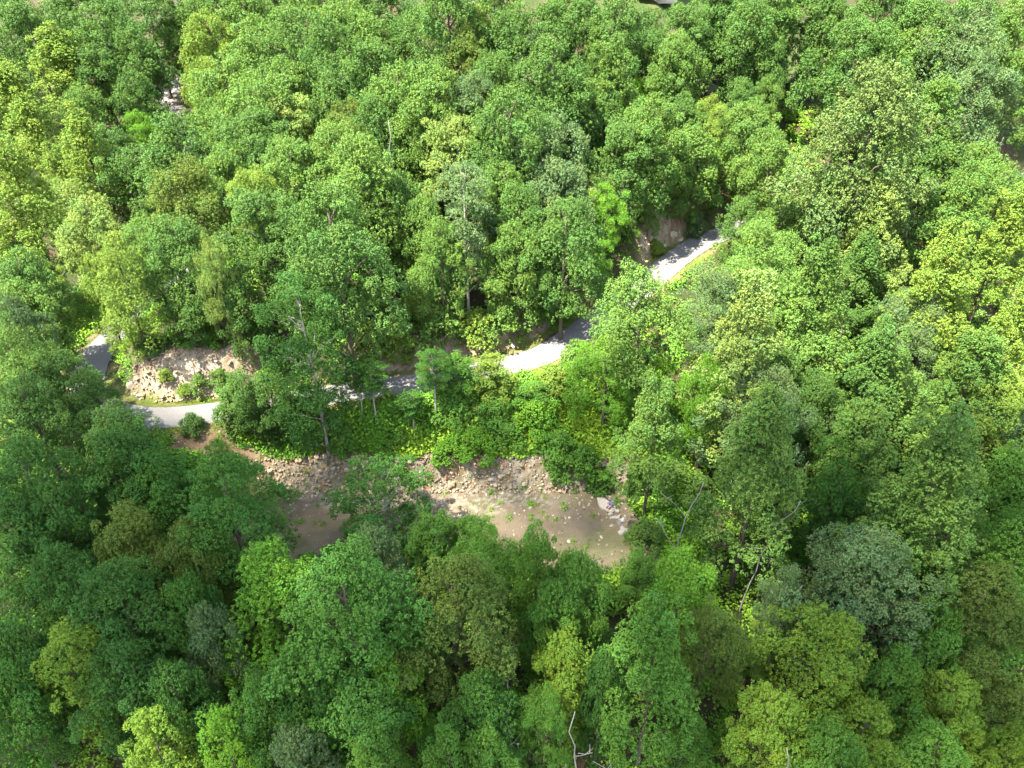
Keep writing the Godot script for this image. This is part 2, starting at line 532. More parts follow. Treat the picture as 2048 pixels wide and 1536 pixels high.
# ---------------------------------------------------------------- dead wood
func snag(at: Vector3, height: float, lean: Vector3, forks: int, label: String, thick := 0.16, called := "dead_tree") -> void:
	rng.seed = hash(label)
	var o := base(called, at)
	tag(o, label, "dead tree", "bare grey snags")
	var st := SurfaceTool.new()
	st.begin(Mesh.PRIMITIVE_TRIANGLES)
	var pts := []
	var rad := []
	var n := 11
	var off := Vector3.ZERO
	for i in n:
		var t := i / float(n - 1)
		off += Vector3(rng.randf_range(-1, 1), 0, rng.randf_range(-1, 1)) * height * 0.034
		pts.append(Vector3(0, height * t - 0.3, 0) + lean * t * t + off * t)
		rad.append(lerpf(thick * 0.8, 0.03, pow(t, 0.8)))
	tube(st, pts, rad, 7)
	st.generate_normals()
	part("trunk", st.commit(), mats.dead, o)
	for f in forks:
		var bs := SurfaceTool.new()
		bs.begin(Mesh.PRIMITIVE_TRIANGLES)
		var i := int(lerpf(4, n - 2, (f + rng.randf() * 0.6) / maxf(1.0, forks)))
		var a: Vector3 = pts[i]
		var ang := rng.randf() * TAU
		var len := height * rng.randf_range(0.10, 0.24)
		var b := a + Vector3(cos(ang) * 0.75, rng.randf_range(0.5, 1.0), sin(ang) * 0.75) * len
		var mid := a.lerp(b, 0.5) + Vector3(rng.randf_range(-1, 1), -0.4, rng.randf_range(-1, 1)) * len * 0.12
		tube(bs, [a, mid, b], [rad[i] * 0.62, rad[i] * 0.45, 0.02], 5)
		for w in 3:
			var s := mid.lerp(b, rng.randf_range(0.1, 0.8))
			tube(bs, [s, s + Vector3(rng.randf_range(-1, 1), rng.randf_range(0.2, 1.0), rng.randf_range(-1, 1)) * len * 0.35], [0.03, 0.012], 4)
		bs.generate_normals()
		part("branch", bs.commit(), mats.dead, o)

# ---------------------------------------------------------------- stone
func rock_mesh(sd: int, planes := 12) -> ArrayMesh:
	rng.seed = 9000 + sd
	var ns := []
	var ks := []
	for i in planes:
		ns.append(Vector3(rng.randfn(), rng.randfn(), rng.randfn()).normalized())
		ks.append(rng.randf_range(0.48, 0.95))
	var un := noise(sd, 1.3, 3)
	var st := SurfaceTool.new()
	st.begin(Mesh.PRIMITIVE_TRIANGLES)
	var nu := 18
	var nv := 11
	var grid := []
	for j in nv + 1:
		for i in nu:
			var th := PI * j / nv
			var ph := TAU * i / nu
			var d := Vector3(sin(th) * cos(ph), cos(th), sin(th) * sin(ph))
			var r := 1.0
			for k in planes:
				var c: float = d.dot(ns[k])
				if c > 0.05:
					r = minf(r, ks[k] / c)
			grid.append(d * (r + 0.06 * un.get_noise_3dv(d * 1.6)))
	for j in nv:
		for i in nu:
			var a := j * nu + i
			var b := j * nu + (i + 1) % nu
			for p in [grid[a], grid[b], grid[a + nu], grid[b], grid[b + nu], grid[a + nu]]:
				st.set_smooth_group(-1)
				st.add_vertex(p)
	st.generate_normals()
	return st.commit()

func rock(at: Vector3, size: Vector3, turn: float, sd: int, m: String, label: String, group := "loose rocks", called := "boulder") -> void:
	var o := single(called, mats["rock%d" % (sd % 6)] if false else rock_shape(sd), mats[m], at)
	o.rotation.y = turn
	o.scale = size * 0.5
	tag(o, label, "rock", group)

var rock_shapes := {}
func rock_shape(sd: int) -> ArrayMesh:
	if not rock_shapes.has(sd % 8):
		rock_shapes[sd % 8] = rock_mesh(sd % 8)
	return rock_shapes[sd % 8]

# ---------------------------------------------------------------- low growth nobody could count
func clump_mesh(sd: int, leaves: int, spread: float, ll: float, lw: float, up: float) -> ArrayMesh:
	rng.seed = 500 + sd
	var st := SurfaceTool.new()
	st.begin(Mesh.PRIMITIVE_TRIANGLES)
	for i in leaves:
		var d := Vector3(rng.randfn(), absf(rng.randfn()) * up, rng.randfn())
		var p := d * spread * 0.42
		var n := (d.normalized() * 0.6 + Vector3(0, 0.7, 0) + Vector3(rng.randf_range(-1, 1), rng.randf_range(-1, 1), rng.randf_range(-1, 1)) * 0.7).normalized()
		var u := n.cross(Vector3(rng.randf_range(-1, 1), rng.randf_range(-1, 1), rng.randf_range(-1, 1))).normalized() * ll * 0.5 * rng.randf_range(0.7, 1.2)
		var w := n.cross(u).normalized() * lw * 0.5
		var f := n * lw * 0.2
		st.set_color(Color.WHITE * rng.randf_range(0.7, 1.0))
		for v in [p - u, p + w + f, p + u, p - u, p + u, p - w + f]:
			st.add_vertex(v)
	return st.commit()

func tuft_mesh(sd: int) -> ArrayMesh:
	rng.seed = 700 + sd
	var st := SurfaceTool.new()
	st.begin(Mesh.PRIMITIVE_TRIANGLES)
	for i in 16:
		var a := rng.randf() * TAU
		var r := Vector3(cos(a), 0, sin(a))
		var p := r * rng.randf_range(0.0, 0.16)
		var tip := p + r * rng.randf_range(0.04, 0.2) + Vector3(0, rng.randf_range(0.12, 0.34), 0)
		var s := r.cross(Vector3.UP) * 0.014
		st.set_color(Color.WHITE * rng.randf_range(0.7, 1.0))
		for v in [p - s, p + s, tip]:
			st.add_vertex(v)
	return st.commit()

func scatter(called: String, mesh: ArrayMesh, m: Material, list: Array, label: String, category: String) -> void:
	var mm := MultiMesh.new()
	mm.transform_format = MultiMesh.TRANSFORM_3D
	mm.use_colors = true
	mm.mesh = mesh
	mm.instance_count = list.size()
	for i in list.size():
		mm.set_instance_transform(i, list[i][0])
		mm.set_instance_color(i, list[i][1])
	var o := MultiMeshInstance3D.new()
	o.multimesh = mm
	o.material_override = m
	o.name = numbered(called)
	add_child(o)
	o.set_meta("kind", "stuff")
	o.set_meta("label", label)
	o.set_meta("category", category)

func build_undergrowth() -> void:
	rng.seed = 4711
	var lists := [[], [], []]
	var grass := []
	var stones := []
	var tries := 0
	while tries < 30000:
		tries += 1
		var near := tries < 15000
		var x := rng.randf_range(-40, 20) if near else rng.randf_range(-75, 70)
		var z := rng.randf_range(-14, 9) if near else rng.randf_range(-75, 30)
		var r := road_near(x, z)
		if absf(r.x) < 2.3:
			continue
		var c := cover(r, x, z)
		var y := ground_from(r, x, z)
		var b := n2.get_noise_2d(x * 1.3 + 50.0, z * 1.3)
		var bare: float = maxf(c[0], c[1])
		if near and rng.randf() < 0.10 * c[0] + 0.16 * c[1] * ss(-4.5, -0.5, z) * ss(2.5, -0.5, z) + 0.05 * c[1]:
			var s := rng.randf_range(0.04, 0.13) * (1.7 if rng.randf() < 0.12 else 1.0)
			stones.append([Transform3D(Basis.from_euler(Vector3(rng.randf() * 3.0, rng.randf() * 6.0, 0)).scaled(Vector3(s, s * 0.7, s * 1.2)), Vector3(x, y + 0.02, z)), Color.WHITE * rng.randf_range(0.6, 1.0)])
		if rng.randf() < maxf(c[2] * 0.9, maxf(c[1] * clampf(0.03 + b * 0.4, 0, 0.25), c[0] * 0.12)):
			var k := rng.randf_range(0.7, 1.3) * (1.0 if c[2] > 0.3 else 0.7)
			grass.append([Transform3D(Basis(Vector3.UP, rng.randf() * TAU).scaled(Vector3.ONE * k), Vector3(x, y, z)), Color(0.75, 0.9, 0.5).lerp(Color(1.0, 0.95, 0.6), rng.randf())])
			continue
		if rng.randf() < bare * 0.985 + c[2] * 0.8 + c[3] * 0.7:
			continue
		var on_bank := ss(-26, -22, x) * ss(17, 14, x) * ss(-4.6, -5.4, z) * ss(-12.5, -10.5, z)
		if not near and rng.randf() < 0.25:
			continue
		var sc := rng.randf_range(0.7, 1.35) * lerpf(1.15, 1.35, on_bank) * (1.0 - 0.5 * bare)
		var hue := clampf(0.45 + b * 1.6 + rng.randf_range(-0.2, 0.2), 0, 1)
		var col := Color(0.42, 0.62, 0.45).lerp(Color(1.0, 1.0, 0.55), hue * lerpf(0.55, 1.0, on_bank))
		lists[rng.randi() % 3].append([Transform3D(Basis(Vector3.UP, rng.randf() * TAU).scaled(Vector3(sc, sc * rng.randf_range(0.7, 1.3), sc)), Vector3(x, y + 0.05, z)), col])
	for i in 9000:      # broken stone on the banks
		var pick := i % 3
		var x := rng.randf_range(-50, -28) if pick == 0 else rng.randf_range(14, 34) if pick == 1 else rng.randf_range(-29, 16)
		var z := rng.randf_range(-22, -5) if pick == 0 else rng.randf_range(-50, -28) if pick == 1 else rng.randf_range(-6.5, -1.0)
		var r := road_near(x, z)
		var c := cover(r, x, z)
		if c[0] < 0.35 or absf(r.x) < 2.9:
			continue
		var s := rng.randf_range(0.05, 0.16) * (2.2 if rng.randf() < 0.1 else 1.0)
		var k := rng.randf_range(0.45, 1.0)
		stones.append([Transform3D(Basis.from_euler(Vector3(rng.randf() * 3.0, rng.randf() * 6.0, 0)).scaled(Vector3(s, s * 0.7, s * 1.2)), Vector3(x, ground_from(r, x, z) + 0.03 + 0.2 * c[0] * rng.randf(), z)), Color(k, k * rng.randf_range(0.86, 0.97), k * rng.randf_range(0.68, 0.9))])
	var m := leaf_material(2).duplicate()
	m.albedo_color = lin(0.23, 0.36, 0.05)
	for i in 3:
		scatter("undergrowth", clump_mesh(i, 46, 0.75, 0.26, 0.19, 0.9), m, lists[i], ["broad-leaved green weeds covering the slopes under the trees", "yellow-green brambles covering the bank below the road", "low leafy seedlings spread over the forest floor"][i], "undergrowth")
	var gm := leaf_material(2).duplicate()
	gm.albedo_color = lin(0.20, 0.25, 0.07)
	scatter("grass", tuft_mesh(1), gm, grass, "short grass along the road verges and across the clearing", "grass")
	var sm: StandardMaterial3D = mats.stone_pale.duplicate()
	sm.vertex_color_use_as_albedo = true
	scatter("gravel", rock_mesh(77, 9), sm, stones, "small broken stones spilled along the foot of the cut bank", "gravel")

# ---------------------------------------------------------------- cloud that shades the near half
func build_cloud() -> void:
	rng.seed = 99
	var up := 620.0
	var shift := Vector3(SUN.x, 0, SUN.z) * (up / SUN.y)
	var list := []
	var wn := noise(5, 0.012, 2)
	for i in 12000:
		var x := rng.randf_range(-190, 190)
		var z := rng.randf_range(-40, 130)
		var w := wn.get_noise_2d(x, z) * 14.0
		var c := ss(-24.0, 4.0, z + w - 7.0) * ss(130, 90, z) * ss(-190, -150, x) * ss(190, 150, x)
		if rng.randf() > c:
			continue
		var s := rng.randf_range(1.0, 2.3)
		list.append([Transform3D(Basis.from_euler(Vector3(0, rng.randf() * 6.0, 0)).scaled(Vector3(s * 1.3, s * 0.8, s)), Vector3(x, up + rng.randf_range(-10, 10), z) + shift), Color.WHITE])
	var m := StandardMaterial3D.new()
	m.albedo_color = lin(0.92, 0.92, 0.93)
	m.roughness = 1.0
	m.metallic_specular = 0.0
	m.backlight_enabled = true
	m.backlight = lin(0.95, 0.95, 0.95)
	var puff := SphereMesh.new()
	puff.radial_segments = 10
	puff.rings = 6
	puff.radius = 1.0
	puff.height = 2.0
	puff.material = m
	scatter("cloud", mesh_of(puff), m, list, "white summer cloud drifting above the near slope", "cloud")

func mesh_of(p: PrimitiveMesh) -> ArrayMesh:
	var am := ArrayMesh.new()
	am.add_surface_from_arrays(Mesh.PRIMITIVE_TRIANGLES, p.get_mesh_arrays())
	return am

# ---------------------------------------------------------------- the person: one skin over joints, drawn as surface nets
func field(p: Vector3, bones: Array, soft: float) -> float:
	var d := 1e3
	for b in bones:
		var a: Vector3 = b[0]
		var ab: Vector3 = b[1] - a
		var t := clampf((p - a).dot(ab) / maxf(ab.length_squared(), 1e-9), 0.0, 1.0)
		var e := p.distance_to(a + ab * t) - lerpf(b[2], b[3], t)
		var h := maxf(soft - absf(d - e), 0.0) / soft
		d = minf(d, e) - h * h * soft * 0.25
	return d

func tint(p: Vector3, bones: Array) -> Color:
	var best := 1e3
	var c := Color.WHITE
	for b in bones:
		var a: Vector3 = b[0]
		var ab: Vector3 = b[1] - a
		var t := clampf((p - a).dot(ab) / maxf(ab.length_squared(), 1e-9), 0.0, 1.0)
		var e := p.distance_to(a + ab * t) - lerpf(b[2], b[3], t)
		if e < best:
			best = e
			c = b[4]
	return c

func skin(st: SurfaceTool, bones: Array, cell: float, soft: float) -> void:
	var lo := Vector3.ONE * 1e3
	var hi := -lo
	for b in bones:
		var r := maxf(b[2], b[3]) + cell * 2.0
		lo = lo.min(b[0] - Vector3.ONE * r).min(b[1] - Vector3.ONE * r)
		hi = hi.max(b[0] + Vector3.ONE * r).max(b[1] + Vector3.ONE * r)
	var nx := int((hi.x - lo.x) / cell) + 2
	var ny := int((hi.y - lo.y) / cell) + 2
	var nz := int((hi.z - lo.z) / cell) + 2
	var f := PackedFloat32Array()
	f.resize(nx * ny * nz)
	for k in nz:
		for j in ny:
			for i in nx:
				f[(k * ny + j) * nx + i] = field(lo + Vector3(i, j, k) * cell, bones, soft)
	var at := {}
	for k in nz - 1:
		for j in ny - 1:
			for i in nx - 1:
				var sum := Vector3.ZERO
				var n := 0
				for e in [[0,0,0,1,0,0],[0,1,0,1,1,0],[0,0,1,1,0,1],[0,1,1,1,1,1],[0,0,0,0,1,0],[1,0,0,1,1,0],[0,0,1,0,1,1],[1,0,1,1,1,1],[0,0,0,0,0,1],[1,0,0,1,0,1],[0,1,0,0,1,1],[1,1,0,1,1,1]]:
					var a := f[((k + e[2]) * ny + j + e[1]) * nx + i + e[0]]
					var b := f[((k + e[5]) * ny + j + e[4]) * nx + i + e[3]]
					if (a < 0.0) != (b < 0.0):
						var t := a / (a - b)
						sum += Vector3(i + lerpf(e[0], e[3], t), j + lerpf(e[1], e[4], t), k + lerpf(e[2], e[5], t))
						n += 1
				if n:
					at[(k * ny + j) * nx + i] = lo + sum / n * cell
	var step := [1, nx, nx * ny]
	for id in at.keys():
		for ax in 3:
			var a := f[id]
			var b: float = f[id + step[ax]]
			if (a < 0.0) == (b < 0.0):
				continue
			var u: int = step[(ax + 1) % 3]
			var v: int = step[(ax + 2) % 3]
			var q := [id, id - u, id - u - v, id - v]
			if not (at.has(q[1]) and at.has(q[2]) and at.has(q[3])):
				continue
			var order := [0, 1, 2, 0, 2, 3] if a >= 0.0 else [0, 2, 1, 0, 3, 2]
			for o in order:
				var p: Vector3 = at[q[o]]
				st.set_color(tint(p, bones))
				st.add_vertex(p)

func build_person(at: Vector3, turn: float) -> void:
	var flesh := Color(0.46, 0.25, 0.18)
	var shirt := Color(0.075, 0.13, 0.33)
	var pants := Color(0.42, 0.13, 0.10)
	var shoe := Color(0.03, 0.03, 0.035)
	var o := base("person", at, turn)
	tag(o, "person in a blue shirt sitting on the long flat boulder", "person")
	var B := []
	# seated, facing +z: hips at the seat, knees forward, feet on the ground in front
	B.append([Vector3(0, 0.10, 0), Vector3(0, 0.30, 0.02), 0.145, 0.135, shirt])
	B.append([Vector3(0, 0.30, 0.02), Vector3(0, 0.50, 0.07), 0.14, 0.135, shirt])
	B.append([Vector3(-0.15, 0.51, 0.08), Vector3(0.15, 0.51, 0.08), 0.085, 0.085, shirt])
	B.append([Vector3(0, 0.53, 0.09), Vector3(0, 0.64, 0.12), 0.058, 0.052, flesh])
	for s in [-1.0, 1.0]:
		B.append([Vector3(0.09 * s, 0.09, 0.02), Vector3(0.15 * s, 0.12, 0.42), 0.10, 0.068, pants])
		B.append([Vector3(0.15 * s, 0.12, 0.42), Vector3(0.14 * s, -0.27, 0.50), 0.062, 0.045, pants])
		B.append([Vector3(0.14 * s, -0.34, 0.47), Vector3(0.16 * s, -0.37, 0.66), 0.048, 0.036, shoe])
		B.append([Vector3(0.20 * s, 0.50, 0.08), Vector3(0.26 * s, 0.25, 0.16), 0.055, 0.043, shirt])
		B.append([Vector3(0.26 * s, 0.25, 0.16), Vector3(0.15 * s, 0.215, 0.38), 0.040, 0.030, flesh])
	var st := SurfaceTool.new()
	st.begin(Mesh.PRIMITIVE_TRIANGLES)
	skin(st, B, 0.022, 0.05)
	var hd := Vector3(0, 0.75, 0.15)
	var head := [
		[hd + Vector3(0, 0.02, -0.01), hd + Vector3(0, 0.035, 0.0), 0.096, 0.094, flesh],
		[hd + Vector3(0, -0.06, 0.035), hd + Vector3(0, -0.03, 0.03), 0.055, 0.066, flesh],
		[hd + Vector3(0, 0.01, 0.098), hd + Vector3(0, -0.022, 0.112), 0.011, 0.016, flesh],
		[hd + Vector3(-0.02, -0.055, 0.088), hd + Vector3(0.02, -0.055, 0.088), 0.011, 0.011, Color(0.40, 0.17, 0.14)],
		[hd + Vector3(-0.098, -0.02, 0.0), hd + Vector3(-0.1, 0.02, -0.005), 0.014, 0.018, flesh],
		[hd + Vector3(0.098, -0.02, 0.0), hd + Vector3(0.1, 0.02, -0.005), 0.014, 0.018, flesh],
		[hd + Vector3(-0.034, 0.012, 0.088), hd + Vector3(-0.03, 0.012, 0.088), 0.011, 0.011, Color(0.03, 0.02, 0.02)],
		[hd + Vector3(0.03, 0.012, 0.088), hd + Vector3(0.034, 0.012, 0.088), 0.011, 0.011, Color(0.03, 0.02, 0.02)]]
	skin(st, head, 0.009, 0.02)
	for s in [-1.0, 1.0]:      # hands resting on the thighs
		var w := Vector3(0.15 * s, 0.213, 0.37)
		var hand := [[w, w + Vector3(-0.012 * s, -0.008, 0.075), 0.026, 0.030, flesh], [w + Vector3(-0.02 * s, -0.005, 0.05), w + Vector3(0.018 * s, -0.008, 0.075), 0.018, 0.018, flesh]]
		for k in 4:
			var f0 := w + Vector3((-0.042 + 0.02 * k) * s, -0.006, 0.085)
			var l: float = [0.032, 0.040, 0.042, 0.036][k]
			var f1 := f0 + Vector3((-0.006 + 0.004 * k) * s, -0.004, l)
			hand.append([f0, f1, 0.0095, 0.009, flesh])
			hand.append([f1, f1 + Vector3(0, -0.02, l * 0.7), 0.0088, 0.0078, flesh])
		var t0 := w + Vector3(-0.028 * s, 0, 0.03)
		hand.append([t0, t0 + Vector3(-0.035 * s, -0.004, 0.025), 0.0115, 0.0105, flesh])
		hand.append([t0 + Vector3(-0.035 * s, -0.004, 0.025), t0 + Vector3(-0.045 * s, -0.01, 0.052), 0.010, 0.0085, flesh])
		skin(st, hand, 0.006, 0.008)
	st.generate_normals()
	var m := StandardMaterial3D.new()
	m.vertex_color_use_as_albedo = true
	m.roughness = 0.8
	part("body", st.commit(), m, o)
	var hs := SurfaceTool.new()
	hs.begin(Mesh.PRIMITIVE_TRIANGLES)
	var dark := Color(0.02, 0.016, 0.014)
	skin(hs, [[hd + Vector3(0, 0.055, -0.035), hd + Vector3(0, 0.075, 0.015), 0.092, 0.072, dark], [hd + Vector3(0, 0.0, -0.055), hd + Vector3(0, 0.05, -0.04), 0.078, 0.085, dark]], 0.012, 0.03)
	hs.generate_normals()
	part("hair", hs.commit(), m, o)

# ---------------------------------------------------------------- small built things
func box(size: Vector3, bevel := 0.012) -> ArrayMesh:
	var st := SurfaceTool.new()
	st.begin(Mesh.PRIMITIVE_TRIANGLES)
	var h := size * 0.5
	var b := minf(bevel, minf(h.x, minf(h.y, h.z)) * 0.4)
	var pts := []
	for sx in [-1, 1]:
		for sy in [-1, 1]:
			for sz in [-1, 1]:
				var s := Vector3(sx, sy, sz)
				pts.append(s * (h - Vector3(0, b, b)))
				pts.append(s * (h - Vector3(b, 0, b)))
				pts.append(s * (h - Vector3(b, b, 0)))
	var hull := ConvexPolygonShape3D.new()
	hull.points = PackedVector3Array(pts)
	var fan := func(list: Array):
		var c := Vector3.ZERO
		for p in list:
			c += p
		c /= list.size()
		for i in range(1, list.size() - 1):
			var tri := [list[0], list[i], list[i + 1]]
			var n: Vector3 = (tri[1] - tri[0]).cross(tri[2] - tri[0])
			if n.dot(c) > 0.0:
				tri = [tri[0], tri[2], tri[1]]
			for p in tri:
				st.add_vertex(p)
	var at := func(sx: int, sy: int, sz: int, ax: int) -> Vector3:
		return pts[(((sx + 1) / 2) * 4 + ((sy + 1) / 2) * 2 + (sz + 1) / 2) * 3 + ax]
	for s in [-1, 1]:
		fan.call([at.call(s, -1, -1, 0), at.call(s, 1, -1, 0), at.call(s, 1, 1, 0), at.call(s, -1, 1, 0)])
		fan.call([at.call(-1, s, -1, 1), at.call(1, s, -1, 1), at.call(1, s, 1, 1), at.call(-1, s, 1, 1)])
		fan.call([at.call(-1, -1, s, 2), at.call(1, -1, s, 2), at.call(1, 1, s, 2), at.call(-1, 1, s, 2)])
		for t in [-1, 1]:
			fan.call([at.call(s, t, -1, 0), at.call(s, t, 1, 0), at.call(s, t, 1, 1), at.call(s, t, -1, 1)])
			fan.call([at.call(s, -1, t, 0), at.call(s, 1, t, 0), at.call(s, 1, t, 2), at.call(s, -1, t, 2)])
			fan.call([at.call(-1, s, t, 1), at.call(1, s, t, 1), at.call(1, s, t, 2), at.call(-1, s, t, 2)])
			for u in [-1, 1]:
				fan.call([at.call(s, t, u, 0), at.call(s, t, u, 1), at.call(s, t, u, 2)])
	st.generate_normals()
	return st.commit()

func plain(c: Color, rough := 0.7) -> StandardMaterial3D:
	var m := StandardMaterial3D.new()
	m.albedo_color = c
	m.roughness = rough
	return m

func mailbox(at: Vector3, turn: float, m: Material, label: String, tall: float) -> void:
	var o := base("mailbox", at, turn)
	tag(o, label, "mailbox", "boxes on posts beside the road")
	part("post", box(Vector3(0.1, tall, 0.1)), mats.post, o, Vector3(0, tall * 0.5 - 0.1, 0))
	var st := SurfaceTool.new()
	st.begin(Mesh.PRIMITIVE_TRIANGLES)
	var prof := []
	for i in 9:
		var t := PI * i / 8.0
		prof.append(Vector3(cos(t) * 0.11, 0.12 + sin(t) * 0.11, 0))
	prof.append(Vector3(-0.11, 0, 0))
	prof.append(Vector3(0.11, 0, 0))
	for i in prof.size():
		var a: Vector3 = prof[i]
		var b: Vector3 = prof[(i + 1) % prof.size()]
		var l := Vector3(0, 0, 0.27)
		for p in [a - l, b - l, b + l, a - l, b + l, a + l]:
			st.add_vertex(p)
		for p in [Vector3(0, 0.1, -0.27), b - l, a - l, Vector3(0, 0.1, 0.27), a + l, b + l]:
			st.add_vertex(p)
	st.generate_normals()
	part("box", st.commit(), m, o, Vector3(0, tall - 0.1, 0))
	part("flag", box(Vector3(0.012, 0.16, 0.05), 0.003), mats.red, o, Vector3(0.12, tall + 0.08, 0.08))

func build_house(at: Vector3) -> void:
	var o := base("house", at)
	tag(o, "white house with a railed deck, mostly hidden above the yard", "house")
	part("foundation", box(Vector3(12, 1.6, 8)), mats.found, o, Vector3(0, 0.3, -4))
	part("wall", box(Vector3(11.6, 5.0, 7.6)), mats.white, o, Vector3(0, 3.55, -4))
	var roof := SurfaceTool.new()
	roof.begin(Mesh.PRIMITIVE_TRIANGLES)
	for s in [-1, 1]:
		var z0: float = -4.0 + s * 4.5
		var q := [Vector3(-6.4, 6.0, z0), Vector3(6.4, 6.0, z0), Vector3(6.4, 8.6, -4), Vector3(-6.4, 8.6, -4)]
		var order := [0, 2, 1, 0, 3, 2] if s > 0 else [0, 1, 2, 0, 2, 3]
		for i in order:
			roof.add_vertex(q[i])
		for i in order:
			roof.add_vertex(q[order[0] if i == 0 else i] - Vector3(0, 0.12, 0))
	roof.generate_normals()
	part("roof", roof.commit(), mats.roof, o)
	part("deck", box(Vector3(6.4, 0.2, 2.4)), mats.found, o, Vector3(0.6, 1.0, 1.25))
	for k in 9:
		var post := part("railing_post", box(Vector3(0.1, 1.0, 0.1)), mats.white, o, Vector3(-2.5 + k * 0.775, 1.6, 2.38))
		post.name = "railing_post" if k == 0 else "railing_post_%03d" % k
	part("handrail", box(Vector3(6.4, 0.09, 0.14)), mats.white, o, Vector3(0.6, 2.15, 2.38))
	for k in 3:
		var w := part("window" if k == 0 else "window_%03d" % k, box(Vector3(1.5, 1.5, 0.16)), mats.white, o, Vector3(-3.6 + k * 3.4, 3.1, -0.13))
		part("pane", box(Vector3(1.2, 1.2, 0.04)), mats.glass, w, Vector3(0, 0, 0.082))

# ---------------------------------------------------------------- the scene
func _ready() -> void:
	var cam := Camera3D.new()
	cam.name = "camera"
	cam.position = Vector3(0, 54.4, 58.7)
	cam.rotation_degrees = Vector3(-33, 0, 0)
	cam.fov = 56.3
	cam.far = 3000
	cam.near = 0.5
	cam.current = true
	add_child(cam)
	var sky := ProceduralSkyMaterial.new()
	sky.sky_top_color = Color(0.68, 0.74, 0.83)
	sky.sky_horizon_color = Color(0.93, 0.94, 0.95)
	sky.sky_curve = 0.22
	sky.ground_horizon_color = Color(0.50, 0.56, 0.46)
	sky.ground_bottom_color = Color(0.25, 0.30, 0.20)
	sky.energy_multiplier = 0.68
	var env := Environment.new()
	env.background_mode = Environment.BG_SKY
	env.sky = Sky.new()
	env.sky.sky_material = sky
	env.tonemap_mode = Environment.TONE_MAPPER_LINEAR
	env.tonemap_exposure = 8.8
	env.sdfgi_enabled = true
	env.ssao_enabled = true
	env.ssil_enabled = true
	pass
	var we := WorldEnvironment.new()
	we.environment = env
	add_child(we)
	var sun := DirectionalLight3D.new()
	sun.name = "sun"
	sun.light_color = Color(1.0, 0.965, 0.90)
	sun.light_energy = 1.6
	sun.light_angular_distance = 0.6
	sun.shadow_enabled = true
	add_child(sun)
	sun.look_at_from_position(Vector3.ZERO, -SUN, Vector3.FORWARD)

	for r in ROAD:
		rx.append(r[0])
		rz.append(r[1])
		ry.append(r[2])
	n1 = noise(3, 0.55, 3)
	n2 = noise(4, 0.12, 3)
	n3 = noise(6, 1.1, 2)
	mats.bark = earth(lin(0.125, 0.108, 0.082), speckle(31, 0.05, Color(0.6, 0.58, 0.56), Color(1, 1, 1)), 1.2, 0.9)
	mats.bark_pale = earth(lin(0.36, 0.335, 0.29), speckle(32, 0.05, Color(0.62, 0.60, 0.58), Color(1, 1, 1)), 1.2, 0.9)
	mats.dead = earth(lin(0.29, 0.275, 0.25), speckle(33, 0.06, Color(0.6, 0.6, 0.6), Color(1, 1, 1)), 1.6, 0.9)
	mats.stone_pale = earth(lin(0.52, 0.46, 0.37), speckle(34, 0.04, Color(0.62, 0.60, 0.56), Color(1, 1, 1)), 1.4, 0.9)
	mats.stone_grey = earth(lin(0.36, 0.32, 0.265), speckle(35, 0.05, Color(0.6, 0.6, 0.6), Color(1, 1, 1)), 1.2, 0.9)
	mats.stone_dark = earth(lin(0.17, 0.17, 0.17), speckle(36, 0.05, Color(0.6, 0.6, 0.6), Color(1, 1, 1)), 1.2, 0.9)
	mats.stone_mid = earth(lin(0.40, 0.37, 0.32), speckle(38, 0.05, Color(0.58, 0.57, 0.55), Color(1, 1, 1)), 1.2, 0.9)
	mats.stone_clay = earth(lin(0.40, 0.27, 0.17), speckle(37, 0.05, Color(0.6, 0.5, 0.45), Color(1, 1, 1)), 1.2, 0.95)
	mats.post = plain(lin(0.07, 0.05, 0.04), 0.85)
	mats.brown = plain(lin(0.12, 0.05, 0.04), 0.5)
	mats.silver = plain(lin(0.45, 0.46, 0.48), 0.4)
	mats.red = plain(lin(0.4, 0.03, 0.02), 0.5)
	mats.white = plain(lin(0.72, 0.72, 0.72), 0.6)
	mats.found = plain(lin(0.40, 0.36, 0.31), 0.9)
	mats.roof = plain(lin(0.12, 0.12, 0.13), 0.9)
	mats.glass = plain(lin(0.05, 0.08, 0.10), 0.08)

	build_ground()
	build_lane()
	build_cloud()
	plant_trees()
	build_undergrowth()
	place_small()


func plant_trees() -> void:
	for r in TREES:
		plant(r[0], r[1], r[2], r[3], r[4], r[5], r[6], r[7], r[8], r[9], "bushes on the banks" if r[0] == "S" else "trees of the wooded slope")

